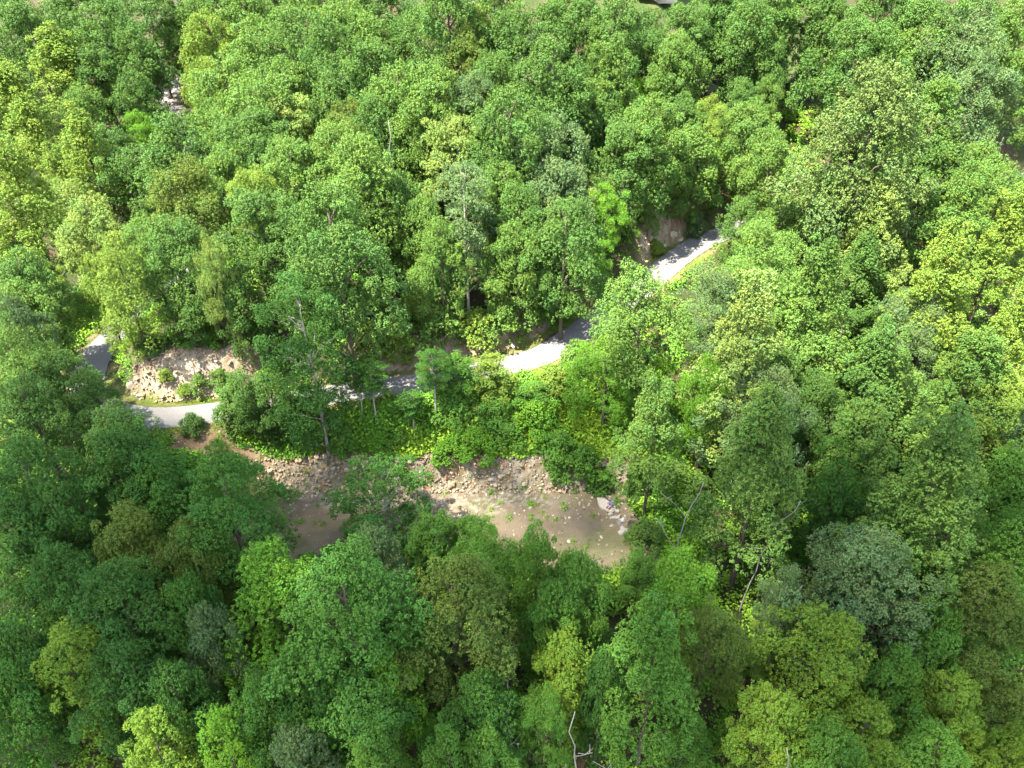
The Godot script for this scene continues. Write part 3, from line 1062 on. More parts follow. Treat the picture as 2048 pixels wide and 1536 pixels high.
# kind, leaf tone, shape, x, z, height, crown radius, crown height, turn, label
const TREES := [
	["O", 1, 3, -138.04, -157.58, 30.00, 10.00, 22.20, 5.96, "dark green tree filling the top left corner"],
	["O", 1, 3, -123.16, -145.02, 29.41, 9.12, 21.77, 4.09, "dark round crown just right of the top left corner tree"],
	["O", 1, 2, -123.30, -161.89, 24.57, 7.62, 18.18, 5.16, "small dark crown behind the bright yellow-green slope, top edge"],
	["B", 1, 0, -99.16, -135.46, 30.00, 11.43, 22.20, 2.30, "broad deep green crown left of the dark gap at the top"],
	["P", 3, 2, -106.58, -125.89, 27.14, 10.98, 20.09, 5.72, "bright yellow-green tree topping the sunlit slope at upper left"],
	["P", 3, 2, -117.47, -115.96, 27.14, 8.41, 20.09, 0.24, "bright yellow-green tree touching the left edge below the dark corner"],
	["P", 3, 3, -104.65, -100.96, 27.14, 8.48, 20.09, 2.63, "yellow-green tree second in from the left edge, upper slope"],
	["O", 1, 2, -91.65, -130.58, 25.27, 7.83, 18.70, 0.57, "green crown bordering the dark gap above the gravel drive"],
	["O", 1, 3, -99.15, -126.83, 22.51, 6.98, 16.65, 0.37, "green lumpy crown in the middle of the upper left slope"],
	["O", 5, 2, -95.30, -136.96, 18.54, 5.75, 13.72, 0.78, "small grey-green crown left of the gravel drive gap"],
	["P", 3, 2, -89.94, -79.96, 27.14, 7.30, 20.09, 3.96, "yellow-green oval crown in the third tier of the left slope"],
	["P", 3, 0, -105.21, -91.39, 27.14, 6.23, 20.09, 5.95, "pale lime tree cut by the left edge, upper slope"],
	["P", 3, 0, -72.88, -46.02, 27.14, 6.50, 20.09, 3.68, "wide yellow-green crown above the pale round-topped trees"],
	["L", 7, 2, -85.87, -112.21, 13.51, 4.26, 9.99, 6.13, "little lime-yellow tree below the gravel drive gap"],
	["P", 3, 2, -72.52, -65.33, 27.14, 6.38, 20.09, 3.50, "yellow-green crown with dark hollow on its right, left slope"],
	["O", 6, 2, -73.20, -57.27, 17.87, 5.54, 13.23, 1.82, "pale green round crown beside the blush-tipped tree"],
	["O", 6, 2, -60.48, -40.96, 17.76, 5.50, 13.14, 3.40, "pale tree with blush-yellow flower tips, left slope"],
	["O", 3, 3, -75.22, -42.83, 18.27, 5.66, 13.52, 1.94, "yellow-green spreading crown low on the left edge"],
	["O", 1, 4, -87.72, -118.39, 19.40, 6.01, 14.35, 1.14, "shaded green crown over the bare stems near the gravel drive"],
	["O", 1, 4, -91.12, -159.64, 22.99, 7.13, 17.01, 3.59, "tall narrow green crown right of the gravel drive gap"],
	["O", 3, 1, -77.11, -143.52, 28.11, 8.71, 20.80, 2.34, "bright yellow-green crown standing over the gravel drive gap"],
	["O", 2, 1, -87.07, -160.39, 25.78, 7.99, 19.08, 4.47, "green crown at the top edge above the gravel drive gap"],
	["O", 2, 1, -74.27, -165.46, 30.00, 10.40, 22.20, 0.37, "green crown at the top edge, one third across"],
	["O", 2, 4, -49.32, -96.27, 27.96, 8.67, 20.69, 3.12, "light green crown one tier below the top edge, one third across"],
	["B", 1, 1, -40.52, -90.27, 28.83, 8.94, 21.34, 4.88, "dense green crown near the top edge, left of centre"],
	["O", 2, 0, -60.09, -101.89, 29.82, 9.24, 22.07, 3.68, "soft green crown on the ridge right of the bright drive-side tree"],
	["O", 3, 2, -73.57, -125.71, 22.55, 6.99, 16.68, 2.27, "yellow-green crown hanging over the gravel drive"],
	["B", 1, 0, -31.92, -80.89, 27.10, 8.40, 20.05, 4.99, "round green crown second tier from the top, left of centre"],
	["O", 2, 1, -41.32, -63.08, 23.52, 7.29, 17.41, 4.90, "green crown stepping down the ridge at upper left"],
	["O", 1, 2, -55.27, -63.08, 25.15, 7.80, 18.61, 3.61, "dark green oak crown directly right of the gravel drive patch"],
	["O", 2, 1, -58.68, -94.58, 24.60, 7.63, 18.21, 3.11, "light green crown behind the dark oak by the gravel drive"],
	["O", 2, 0, -39.80, -76.39, 23.96, 7.43, 17.73, 4.58, "pale speckled green crown in the third tier, left of centre"],
	["O", 6, 3, -37.72, -63.83, 20.28, 6.29, 15.01, 3.83, "whitish green crown among the ridge trees"],
	["O", 6, 2, -31.69, -70.39, 16.01, 4.96, 11.84, 0.74, "crown with cream flower clusters on the ridge"],
	["O", 4, 4, -22.96, -38.14, 16.15, 5.01, 11.95, 1.04, "mustard yellow-green crown on the ridge"],
	["O", 1, 3, -37.93, -48.46, 20.19, 6.26, 14.94, 0.95, "green rounded crown in the middle of the left ridge"],
	["O", 2, 0, -41.28, -43.58, 16.01, 4.96, 11.85, 2.65, "light green crown left of the bright yellow sprig tree"],
	["O", 2, 1, -27.61, -31.77, 16.62, 5.15, 12.30, 0.49, "green crown below the whitish green one on the ridge"],
	["O", 4, 0, -40.34, -28.77, 16.98, 5.26, 12.56, 3.60, "olive crown with rusty tips left of centre"],
	["O", 1, 3, -66.28, -65.33, 21.44, 6.65, 15.86, 2.14, "grey-green crown below the gravel drive patch"],
	["O", 1, 3, -28.98, -21.64, 16.46, 5.10, 12.18, 3.73, "round green crown above the broad layered dark tree"],
	["O", 3, 3, -31.05, -26.71, 15.00, 3.82, 11.10, 5.01, "yellowish crown tucked on the left ridge"],
	["O", 1, 2, -24.96, -21.64, 16.03, 4.97, 11.86, 5.28, "green crown adjoining the broad layered dark tree on its left"],
	["B", 1, 1, -19.09, -13.77, 23.91, 7.41, 17.69, 2.98, "broad layered dark green tree in the middle of the ridge"],
	["L", 7, 0, -43.90, -49.58, 8.95, 2.83, 6.62, 0.41, "bright yellow sprig-like small crown on the left ridge"],
	["O", 1, 4, -37.32, -17.14, 15.00, 4.22, 11.10, 4.41, "shadowed green crown with grey branches showing, left ridge"],
	["L", 6, 2, -32.92, -14.89, 15.00, 2.39, 11.10, 3.63, "thin pale yellow-leaved tree on the left ridge"],
	["O", 2, 1, -43.64, -22.58, 13.23, 4.10, 9.79, 5.16, "green crown above the road's left bend"],
	["M", 3, 1, -42.89, -14.33, 15.50, 3.74, 11.47, 4.50, "yellow-green tree standing over the left road bend"],
	["O", 1, 4, -59.92, -22.39, 16.24, 5.04, 12.02, 2.18, "green crown near the left edge level with the ridge foot"],
	["O", 2, 0, -34.00, -96.46, 27.58, 8.55, 20.41, 2.23, "pale green crown at the top edge left of centre"],
	["O", 2, 1, -27.87, -94.39, 25.32, 7.85, 18.74, 0.74, "light green crown at the top near the centre-left"],
	["O", 1, 2, -18.53, -96.08, 24.37, 7.55, 18.03, 1.37, "green crown at the top edge, left of the picture's middle"],
	["O", 3, 2, -6.32, -68.33, 15.00, 4.42, 11.10, 0.81, "yellow-tinged crown at the top edge near the middle"],
	["O", 1, 2, -0.32, -64.77, 16.78, 5.20, 12.42, 2.50, "green crown at the top edge at the picture's middle"],
	["O", 1, 3, 4.96, -66.27, 19.35, 6.00, 14.32, 0.51, "dark leafy crown left of the open wooded yard"],
	["O", 4, 4, -6.97, -59.14, 15.39, 4.77, 11.39, 2.52, "olive-yellow crown second tier at the top middle"],
	["O", 1, 3, -25.98, -78.83, 24.96, 7.74, 18.47, 5.55, "shaded green crown third tier, left of the top middle"],
	["O", 5, 1, 2.05, -64.39, 15.00, 4.16, 11.10, 5.43, "grey-green crown at the top middle"],
	["O", 2, 0, -10.84, -44.14, 19.51, 6.05, 14.44, 4.44, "rounded light green crown above the bare grey snag"],
	["B", 1, 1, 5.05, -45.64, 21.74, 6.74, 16.09, 4.29, "big rounded green crown left of the open wooded yard"],
	["P", 2, 1, 13.93, -65.89, 16.60, 3.75, 12.28, 6.02, "pointed light green treetop before the wooded yard"],
	["P", 2, 0, 14.06, -50.89, 21.01, 4.74, 15.55, 0.52, "light green crown under the pointed treetop by the yard"],
	["O", 1, 2, -2.45, -50.33, 17.43, 5.40, 12.90, 1.46, "green crown in the upper middle, above the bluish one"],
	["O", 2, 4, -15.95, -47.89, 17.92, 5.56, 13.26, 0.08, "light green crown left of the bare grey snag's top"],
	["O", 1, 4, -28.95, -70.77, 21.10, 6.54, 15.61, 1.15, "mottled green crown on the upper ridge centre-left"],
	["O", 1, 3, 6.89, -45.64, 18.37, 5.70, 13.60, 0.03, "green crown below the big rounded one near the yard"],
	["L", 7, 3, 19.69, -62.89, 8.61, 2.72, 6.37, 3.36, "vivid lime small tree near the yard's pale rocks"],
	["O", 2, 1, 15.00, -54.64, 15.24, 4.72, 11.28, 3.56, "green crown left of the vivid lime small tree"],
	["O", 1, 2, 22.12, -73.58, 11.26, 3.49, 8.34, 4.34, "small green tree standing among the yard trunks"],
	["O", 1, 4, 16.51, -66.64, 19.39, 6.01, 14.35, 5.97, "dark crown over the yard's shade at the top edge"],
	["O", 2, 1, 24.97, -63.27, 15.00, 4.48, 11.10, 4.25, "green tree right of the yard's shade patch"],
	["O", 1, 2, -18.78, -44.71, 15.54, 4.82, 11.50, 2.87, "dark brownish-green crown left of the bare grey snag"],
	["O", 2, 1, -13.08, -44.33, 15.00, 4.38, 11.10, 5.01, "green crown right behind the bare grey snag"],
	["O", 5, 1, -5.23, -47.71, 15.74, 4.88, 11.65, 2.50, "grey-green crown in the upper middle"],
	["O", 4, 4, -26.69, -63.46, 16.85, 5.22, 12.47, 0.65, "yellow-olive crown on the middle ridge"],
	["B", 2, 1, -21.21, -31.02, 19.05, 5.91, 14.10, 0.39, "wide fresh green crown left of the bare grey snag"],
	["L", 7, 2, -18.52, -49.02, 8.18, 2.58, 6.06, 6.19, "bright lime sprig crown at the bare grey snag's foot"],
	["O", 6, 3, -8.15, -39.27, 15.00, 4.61, 11.10, 1.02, "cream-tipped yellowish crown in the ridge middle"],
	["B", 1, 1, -0.78, -34.58, 20.76, 6.44, 15.36, 3.77, "wide dark green crown with grey limbs, upper middle"],
	["O", 5, 0, 6.21, -39.46, 16.33, 5.06, 12.08, 0.00, "bluish bright crown right of the upper middle"],
	["O", 5, 0, 3.01, -35.14, 16.45, 5.10, 12.17, 3.37, "bluish green crown beside the bright bluish one"],
	["O", 1, 3, 9.13, -47.52, 15.00, 4.28, 11.10, 3.86, "dark green crown between the bluish crown and the vivid lime tree"],
	["O", 1, 2, 13.12, -48.64, 15.06, 4.67, 11.15, 5.49, "shaded green crown above the roadside rock cut on the hill"],
	["O", 2, 1, 18.99, -42.64, 16.65, 5.16, 12.32, 2.36, "green leafy crown over the slope below the yard"],
	["B", 2, 1, -17.61, -25.77, 20.71, 6.42, 15.32, 6.00, "large fresh green crown in front of the bare grey snag"],
	["T", 5, 2, -5.55, -23.88, 19.90, 4.13, 15.52, 2.29, "tall thin grey-green tree with bare trunk in the hill's middle"],
	["O", 2, 4, -1.38, -29.71, 15.00, 4.07, 11.10, 0.72, "green crown right of the tall thin grey-green tree"],
	["O", 5, 1, 5.58, -30.64, 15.72, 4.87, 11.63, 6.24, "bluish green crown above the hill's middle thicket"],
	["O", 1, 3, 15.68, -39.08, 16.74, 5.19, 12.39, 3.02, "green crown in front of the leafy slope below the yard"],
	["O", 6, 3, 10.87, -38.14, 10.39, 3.22, 7.69, 0.54, "pale brownish-green crown above the lime roadside tree"],
	["O", 1, 2, 0.74, -26.71, 15.00, 4.35, 11.10, 4.71, "shaded green crown beside the tall thin tree's right"],
	["L", 7, 0, 12.59, -34.39, 10.96, 3.46, 8.11, 1.66, "lime green tree left of the upper rock cut"],
	["O", 2, 1, 19.79, -40.77, 7.26, 2.25, 5.37, 1.01, "small leafy tree directly above the upper rock cut"],
	["B", 1, 0, 6.34, -21.46, 17.94, 5.56, 13.27, 1.29, "wide green crown over the road's middle bend"],
	["O", 1, 4, -13.87, -28.58, 15.00, 4.42, 11.10, 2.27, "dark green crown left of the tall thin grey-green tree"],
	["O", 2, 1, -10.81, -24.83, 15.00, 3.57, 11.10, 3.41, "green crown just left of the tall thin tree"],
	["O", 2, 4, -8.48, -20.71, 15.00, 3.36, 11.10, 4.76, "leafy green crown at the tall thin tree's left foot"],
	["O", 2, 0, 0.36, -21.83, 15.00, 3.88, 11.10, 6.15, "green crown right of the tall thin tree's bare trunk"],
	["L", 7, 2, 10.24, -28.02, 10.57, 3.34, 7.82, 4.37, "lime green small tree above the shaded roadside"],
	["O", 1, 3, 28.29, -70.58, 16.62, 5.15, 12.30, 3.26, "dark crown over slender yard trunks, left of three"],
	["O", 1, 2, 34.51, -77.89, 15.00, 4.62, 11.10, 2.23, "dark crown over slender yard trunks, middle of three"],
	["O", 1, 2, 38.21, -69.27, 19.84, 6.15, 14.68, 3.35, "dark crown over slender yard trunks, right of three"],
	["O", 1, 4, 44.66, -76.96, 15.24, 4.72, 11.28, 2.07, "green crown left of the small lawn patch"],
	["T", 2, 0, 39.53, -78.01, 9.10, 4.25, 7.10, 3.85, "small-crowned tree with leaning bare trunk in the yard"],
	["O", 2, 4, 26.23, -64.39, 15.00, 4.65, 11.10, 5.06, "light green tree before the yard trunks"],
	["O", 1, 3, 41.96, -67.58, 15.00, 3.25, 11.10, 4.65, "shaded crown overhanging the lawn patch's left side"],
	["O", 1, 2, 53.30, -76.39, 16.07, 4.98, 11.89, 1.26, "dark green crown at the top edge above the lawn patch"],
	["O", 1, 3, 52.48, -59.33, 21.72, 6.73, 16.07, 2.23, "big tufted green crown right of the lawn patch"],
	["O", 2, 4, 61.16, -71.71, 15.00, 4.38, 11.10, 6.22, "green crown right of the big tufted one, top right"],
	["O", 1, 3, 63.97, -63.64, 22.22, 6.89, 16.44, 2.97, "dark teal crown at the top edge, right part"],
	["O", 1, 2, 74.37, -70.39, 18.75, 5.81, 13.87, 4.35, "dark crown at the top edge near the right corner"],
	["G", 5, 1, 66.70, -58.58, 22.66, 7.39, 16.77, 2.81, "round grey-blue crown near the top right"],
	["P", 2, 2, 75.23, -61.96, 19.95, 4.50, 14.76, 6.21, "pointed green tree near the top right corner"],
	["O", 2, 0, 62.55, -61.02, 18.87, 5.85, 13.96, 0.51, "green crown left of the grey-blue round one"],
	["O", 2, 4, 56.05, -57.64, 17.49, 5.42, 12.94, 1.43, "green crown below the big tufted one, right of the lawn"],
	["G", 5, 0, 66.56, -50.71, 20.22, 6.60, 14.96, 2.12, "long grey-green leaning crown at the right"],
	["P", 2, 1, 77.21, -58.02, 18.02, 4.07, 13.33, 3.92, "green crown cut by the right edge, near the top"],
	["P", 3, 0, 69.59, -58.77, 15.00, 3.33, 11.10, 5.28, "narrow bright cone in front of the long grey-green crown"],
	["P", 2, 1, 57.43, -43.21, 22.01, 4.97, 16.29, 5.71, "oval yellow-green tree right of the great rusty-tipped oak"],
	["B", 8, 1, 43.68, -31.96, 29.92, 9.28, 22.14, 5.02, "great round oak with rusty-tipped leaves, upper right"],
	["O", 1, 2, 54.94, -73.39, 9.73, 3.02, 7.20, 5.24, "small dark shrubby crown at the lawn's right end"],
	["S", 5, 0, 48.55, -75.64, 3.70, 2.24, 3.59, 5.72, "small bluish bush standing on the lawn patch"],
	["O", 1, 4, 36.63, -61.77, 11.56, 3.58, 8.56, 4.71, "dark young tree in front of the yard's leaning trunk"],
	["O", 2, 0, 41.77, -64.77, 10.53, 3.26, 7.79, 5.59, "small green tree below the lawn patch"],
	["L", 3, 3, 28.83, -52.21, 12.30, 3.88, 9.10, 4.96, "yellow-green young tree below the yard trunks"],
	["O", 2, 0, 34.99, -50.71, 15.79, 4.89, 11.68, 0.55, "green crown left of the great rusty-tipped oak"],
	["O", 1, 4, 25.31, -51.64, 12.46, 3.86, 9.22, 2.49, "green crown above the small pink bare slope"],
	["O", 2, 0, 36.18, -43.77, 15.00, 4.45, 11.10, 4.67, "leafy green tree at the great oak's left foot"],
	["V", 2, 0, 26.45, -46.39, 13.85, 4.53, 11.77, 4.55, "vine-draped bright tree above the upper road end"],
	["V", 2, 0, 25.14, -45.46, 8.73, 2.86, 7.42, 6.24, "vine-draped green bank tree beside the upper rock cut"],
	["O", 1, 2, 57.51, -40.58, 15.00, 4.65, 11.10, 0.95, "dark green tree under the oval yellow-green one, right"],
	["O", 2, 0, 64.00, -39.64, 15.28, 4.74, 11.31, 5.07, "layered bluish-green tree near the right edge"],
	["P", 2, 0, 55.70, -27.83, 20.71, 4.68, 15.32, 3.84, "pointed green tree below the layered one at right"],
	["P", 6, 2, 45.64, -26.89, 21.17, 4.78, 15.67, 6.16, "pale pointed tulip tree at upper right"],
	["P", 3, 0, 60.46, -24.83, 20.29, 4.58, 15.01, 5.89, "yellow-green pointed tree at the right edge's upper third"],
	["O", 5, 0, 39.89, -32.14, 15.00, 3.63, 11.10, 3.45, "soft grey-green crown left of the pale pointed tree"],
	["P", 2, 0, 43.13, -31.39, 14.28, 3.23, 10.57, 0.13, "small pointed green tree in front of the pale pointed one"],
	["P", 3, 0, 50.20, -18.46, 22.13, 5.00, 16.37, 4.08, "bright yellow-green tulip tree in the right third"],
	["L", 2, 2, 29.87, -21.83, 18.61, 5.88, 13.77, 4.71, "airy mid-green crown at the upper road's end"],
	["L", 4, 0, 38.08, -31.77, 11.52, 3.64, 8.52, 2.73, "yellow-olive airy crown right of the upper road's end"],
	["P", 1, 2, 43.04, -23.14, 17.45, 3.94, 12.91, 5.19, "tall narrow dark cone in the right third"],
	["P", 2, 0, 33.47, -13.58, 23.08, 5.21, 17.08, 0.18, "green lumpy tulip tree left of the tall narrow cone"],
	["O", 2, 4, 68.05, -35.33, 15.00, 3.13, 11.10, 1.84, "green crown at the right edge above the yellow-green pointed tree"],
	["P", 6, 0, 24.04, -5.52, 23.95, 5.41, 17.72, 4.80, "tulip tree with pale sunlit top right of the round roadside tree"],
	["L", 5, 3, 24.25, -19.58, 14.19, 4.48, 10.50, 1.63, "soft bluish feathery crown below the upper road stretch"],
	["L", 5, 3, 47.17, -17.71, 15.00, 4.50, 11.10, 5.24, "thin grey-olive see-through tree in the right third"],
	["P", 3, 2, 56.14, -11.14, 21.35, 4.82, 15.80, 5.72, "yellow-green oval tree touching the right edge, mid height"],
	["P", 2, 1, 50.41, -7.96, 22.73, 5.13, 16.82, 5.64, "green tree below the bright right-third tulip tree"],
	["O", 2, 1, 34.21, -12.27, 15.00, 4.48, 11.10, 3.67, "green crown left under the tall narrow cone"],
	["P", 1, 0, 38.75, -7.02, 20.65, 4.66, 15.28, 2.64, "dark green base tree under the tall narrow cone"],
	["O", 3, 3, 52.68, -8.14, 15.22, 4.72, 11.26, 0.82, "yellowish round crown near the right edge, mid height"],
	["O", 2, 4, 45.68, -8.14, 15.00, 4.15, 11.10, 3.29, "leafy green tree beside the dark vertical gap, right"],
	["O", 4, 3, 50.43, -6.83, 15.00, 4.41, 11.10, 5.48, "olive-green crown near the right edge below mid height"],
	["O", 5, 0, 55.65, -7.96, 11.40, 3.53, 8.44, 3.82, "bluish crown cut by the right edge below mid height"],
	["O", 1, 2, 32.98, -5.52, 15.00, 3.43, 11.10, 1.08, "shaded green tree left of the dark vertical gap"],
	["P", 2, 1, 35.62, 0.11, 18.74, 4.23, 13.87, 3.89, "green tree in front of the dark vertical gap"],
	["L", 7, 2, 20.89, -5.14, 15.00, 3.36, 11.10, 3.50, "lime feathery tree right of the double lime tree"],
	["L", 5, 3, 25.58, -2.33, 17.43, 5.50, 12.90, 4.29, "grey thin-leaved crown peeking from behind the big tulip tree"],
	["P", 2, 2, 22.36, 7.42, 24.22, 5.47, 17.93, 3.49, "big dense tulip tree right of the person's rocks"],
	["P", 2, 0, 37.53, 10.04, 27.14, 6.19, 20.09, 5.55, "very large domed green tree in the right third"],
	["P", 10, 0, 47.13, -1.77, 15.47, 3.49, 11.45, 1.56, "green dome joined to the very large one's right"],
	["P", 10, 1, 50.42, 2.36, 18.26, 4.12, 13.51, 0.27, "green tree at the right edge below the two domes"],
	["L", 9, 2, 34.85, -0.27, 15.00, 3.08, 11.10, 3.19, "feathery shaded tree left of the very large dome"],
	["O", 9, 4, 31.78, 5.17, 15.00, 3.26, 11.10, 0.18, "shaded green tree at the very large dome's left foot"],
	["O", 9, 2, 52.77, 2.92, 15.00, 2.83, 11.10, 2.78, "dark green crown at the right edge, two thirds down"],
	["B", 2, 0, 13.54, -9.27, 19.86, 6.16, 14.70, 4.35, "round full tree hiding the road's right part"],
	["L", 7, 3, 10.18, -8.52, 12.86, 4.06, 9.52, 3.19, "lime feathery tree hanging over the bank right of the road"],
	["L", 7, 3, 15.69, -8.71, 10.87, 3.43, 8.04, 3.19, "second lime feathery tree right of the bank"],
	["P", 2, 0, 13.88, 1.42, 17.07, 3.85, 12.63, 4.39, "tall vine-hung tree right above the person"],
	["O", 2, 0, -10.99, -20.95, 8.70, 3.14, 7.66, 5.80, "green roadside tree left of the bare tall trunk"],
	["O", 2, 4, 4.85, -24.88, 5.70, 3.33, 5.02, 5.28, "leafy green tree over the shaded roadcut"],
	["L", 7, 2, 5.80, -25.05, 3.40, 2.84, 2.99, 2.62, "lime sapling drooping over the shaded roadcut"],
	["T", 0, 1, -21.37, -5.19, 22.70, 4.46, 19.98, 2.78, "tall lone dark tree with grey trunk standing by the clearing"],
	["O", 1, 2, -29.30, -6.64, 8.94, 2.77, 6.62, 4.22, "low dark tree leaning over the road left of the tall lone tree"],
	["O", 2, 0, -58.04, -18.27, 13.84, 4.29, 10.24, 0.46, "green crown on the left edge above the road bend"],
	["O", 3, 3, -67.89, -36.18, 12.70, 3.72, 11.18, 1.90, "yellow-green tree left of the road bend"],
	["O", 5, 0, -54.81, -11.33, 15.00, 3.66, 11.10, 5.64, "bluish-green crown at the left edge, mid height"],
	["L", 2, 0, -52.45, -5.89, 15.00, 4.73, 11.10, 5.90, "feathery green crown at the left edge below mid height"],
	["O", 1, 4, -48.32, -5.71, 11.34, 3.51, 8.39, 4.15, "green tree left below the road bend"],
	["M", 3, 0, -53.91, -27.69, 13.70, 2.95, 12.06, 1.59, "tall yellow-green tree at the road bend's inner side"],
	["L", 3, 2, -44.62, -15.04, 6.90, 2.52, 6.07, 6.08, "golden-lime tree over the left rock cut"],
	["O", 1, 2, -37.93, -15.88, 7.20, 3.00, 6.34, 4.69, "green tree above the left rock cut's right end"],
	["O", 1, 2, -31.35, -15.56, 9.30, 3.15, 8.18, 2.50, "green tree left behind the tall lone tree"],
	["V", 1, 1, -44.02, -4.02, 9.84, 3.22, 8.37, 1.02, "vine-covered green tree before the left road patch"],
	["O", 1, 4, -47.15, 1.23, 15.00, 4.26, 11.10, 5.23, "dull green crown on the left edge at the picture's middle"],
	["O", 1, 2, -38.81, 1.61, 11.77, 3.65, 8.71, 4.44, "dark tree in front of the left road stretch"],
	["B", 0, 1, -42.90, 9.29, 16.27, 5.04, 12.04, 2.13, "large dark crown low on the left side"],
	["O", 0, 0, -36.84, 5.54, 13.64, 4.23, 10.10, 2.24, "dark spreading crown below the left road stretch"],
	["O", 9, 2, -33.33, 6.29, 12.02, 3.73, 8.89, 4.54, "green tree at the dirt track's left end"],
	["L", 10, 0, -29.14, 2.36, 9.79, 3.09, 7.24, 2.12, "young light green tree standing over the dirt track"],
	["B", 9, 1, -24.78, 11.54, 17.62, 5.46, 13.04, 2.77, "wide round tree covering the clearing's left end"],
	["B", 0, 0, -42.79, 13.98, 15.00, 4.46, 11.10, 2.41, "large dark crown on the left edge, two thirds down"],
	["O", 4, 0, -32.99, 13.98, 15.00, 3.47, 11.10, 3.92, "olive-yellow crown in the dark left forest"],
	["O", 4, 0, -27.16, 14.54, 15.00, 3.21, 11.10, 6.04, "brownish olive tree below the wide round tree"],
	["B", 0, 0, -31.96, 19.23, 16.32, 5.06, 12.08, 6.19, "large bluish-green crown above the black gap, lower left"],
	["M", 7, 0, -19.01, 18.67, 18.29, 4.41, 13.53, 6.11, "bright fresh green maple below the clearing's left end"],
	["O", 5, 0, -24.23, 20.92, 15.00, 2.67, 11.10, 0.53, "grey-green smooth crown, lower left"],
	["M", 11, 1, -34.32, 22.98, 15.00, 3.40, 11.10, 0.25, "yellow-green maple glowing in the lower left corner"],
	["B", 0, 0, -30.34, 24.29, 15.00, 4.13, 11.10, 1.70, "large dark crown right of the yellow-green maple"],
	["O", 9, 2, -38.96, 25.04, 15.00, 3.32, 11.10, 5.15, "dark green crown in the lower left corner"],
	["O", 0, 2, -39.81, 22.23, 15.00, 3.42, 11.10, 5.15, "dark crown on the left edge above the corner"],
	["M", 7, 1, -23.14, 21.11, 10.10, 2.44, 7.47, 2.55, "fresh green sprig-crowned tree, lower left middle"],
	["M", 11, 2, -26.44, 28.23, 15.00, 3.01, 11.10, 5.78, "yellowish maple at the bottom edge, left part"],
	["M", 7, 2, -21.89, 28.04, 15.00, 2.33, 11.10, 3.11, "fresh green maple at the bottom edge beside the yellowish one"],
	["O", 5, 1, -15.88, 28.98, 15.00, 2.79, 11.10, 0.56, "grey-green round crown at the bottom edge"],
	["O", 9, 2, -18.93, 25.23, 15.00, 3.34, 11.10, 5.02, "dark green crown left of the dense hickory's foot"],
	["B", 9, 0, -12.25, 22.79, 22.97, 7.12, 17.00, 2.67, "huge dense round tree in the lower middle"],
	["B", 4, 0, -4.66, 19.98, 18.74, 5.81, 13.87, 1.69, "large olive brown-tinged tree right of the huge round one"],
	["O", 10, 4, -7.53, 9.29, 9.11, 2.83, 6.74, 3.99, "small green tree at the clearing's lower rim, middle"],
	["O", 10, 0, -3.59, 8.92, 8.47, 2.63, 6.27, 0.53, "small leafy tree poking into the clearing's lower rim"],
	["L", 10, 0, -2.73, 14.17, 15.00, 3.27, 11.10, 0.42, "feathery pale green tree under the clearing's rim"],
	["O", 10, 4, 2.30, 13.79, 15.00, 2.39, 11.10, 2.85, "green tree with grey trunk below the clearing's right half"],
	["O", 10, 0, 5.91, 16.04, 15.00, 3.34, 11.10, 6.25, "rounded green tree below the clearing's right end"],
	["O", 10, 0, 3.65, 18.48, 15.00, 3.02, 11.10, 5.82, "green crown below the grey-trunked tree"],
	["O", 11, 2, 4.42, 22.04, 15.00, 3.03, 11.10, 3.91, "yellow-green vine-hung tree right of the olive tree"],
	["P", 10, 0, 10.76, 23.36, 20.42, 4.61, 15.11, 3.31, "tall tulip tree with glittering pale leaves, bottom middle right"],
	["M", 7, 0, -9.61, 23.54, 15.00, 2.78, 11.10, 5.89, "fresh green upright maple in front of the huge round tree"],
	["M", 10, 0, -13.25, 24.29, 8.43, 2.03, 6.24, 1.65, "small green maple at the bottom, left of the upright maples"],
	["M", 7, 0, -6.19, 24.48, 8.63, 2.08, 6.38, 1.27, "small fresh maple at the bottom near the olive tree"],
	["M", 10, 1, -10.43, 28.23, 15.00, 2.60, 11.10, 3.95, "bottom edge maple under the fresh upright one"],
	["M", 10, 2, -4.71, 28.61, 15.00, 2.27, 11.10, 4.77, "bottom edge maple left of the grey forked snag"],
	["M", 10, 1, -1.83, 28.61, 15.00, 2.56, 11.10, 2.80, "green maple touching the grey forked snag, bottom edge"],
	["O", 0, 2, 7.36, 23.36, 15.00, 2.19, 11.10, 1.12, "dark bluish crown between the yellow-green tree and tulip tree"],
	["B", 9, 1, -2.52, 25.61, 15.00, 4.03, 11.10, 5.05, "shaded green crown below the olive tree"],
	["O", 5, 1, -11.90, 14.54, 15.00, 2.87, 11.10, 0.23, "teal-green crown just under the sparse clearing tree"],
	["A", 9, 0, -13.27, 3.90, 9.60, 5.27, 7.68, 4.61, "sparse see-through tree standing in the clearing"],
	["V", 10, 0, 12.17, 11.17, 7.52, 2.46, 6.39, 3.23, "vine-clad tree right of the pale boulders"],
	["M", 7, 0, 14.92, 15.48, 15.00, 3.13, 11.10, 5.87, "lime green tree below the pale leaning snag"],
	["G", 5, 0, 30.72, 14.92, 19.45, 6.35, 14.39, 4.14, "billowing blue-grey-green tree, lower right"],
	["L", 5, 0, 23.86, 15.86, 15.00, 2.15, 11.10, 2.72, "thin grey-green tree behind the bare branching snag"],
	["L", 4, 1, 16.98, 19.61, 15.00, 3.25, 11.10, 3.43, "drooping yellow-olive tree, lower middle right"],
	["B", 11, 1, 26.33, 19.98, 16.11, 4.99, 11.92, 6.10, "bright round yellow-green tree, lower right"],
	["O", 10, 0, 37.60, 17.17, 15.00, 3.97, 11.10, 4.32, "green tree below the billowing blue-grey one"],
	["B", 4, 0, 42.11, 15.29, 17.37, 5.38, 12.85, 2.15, "yellow-flecked spreading tree on the lower right edge"],
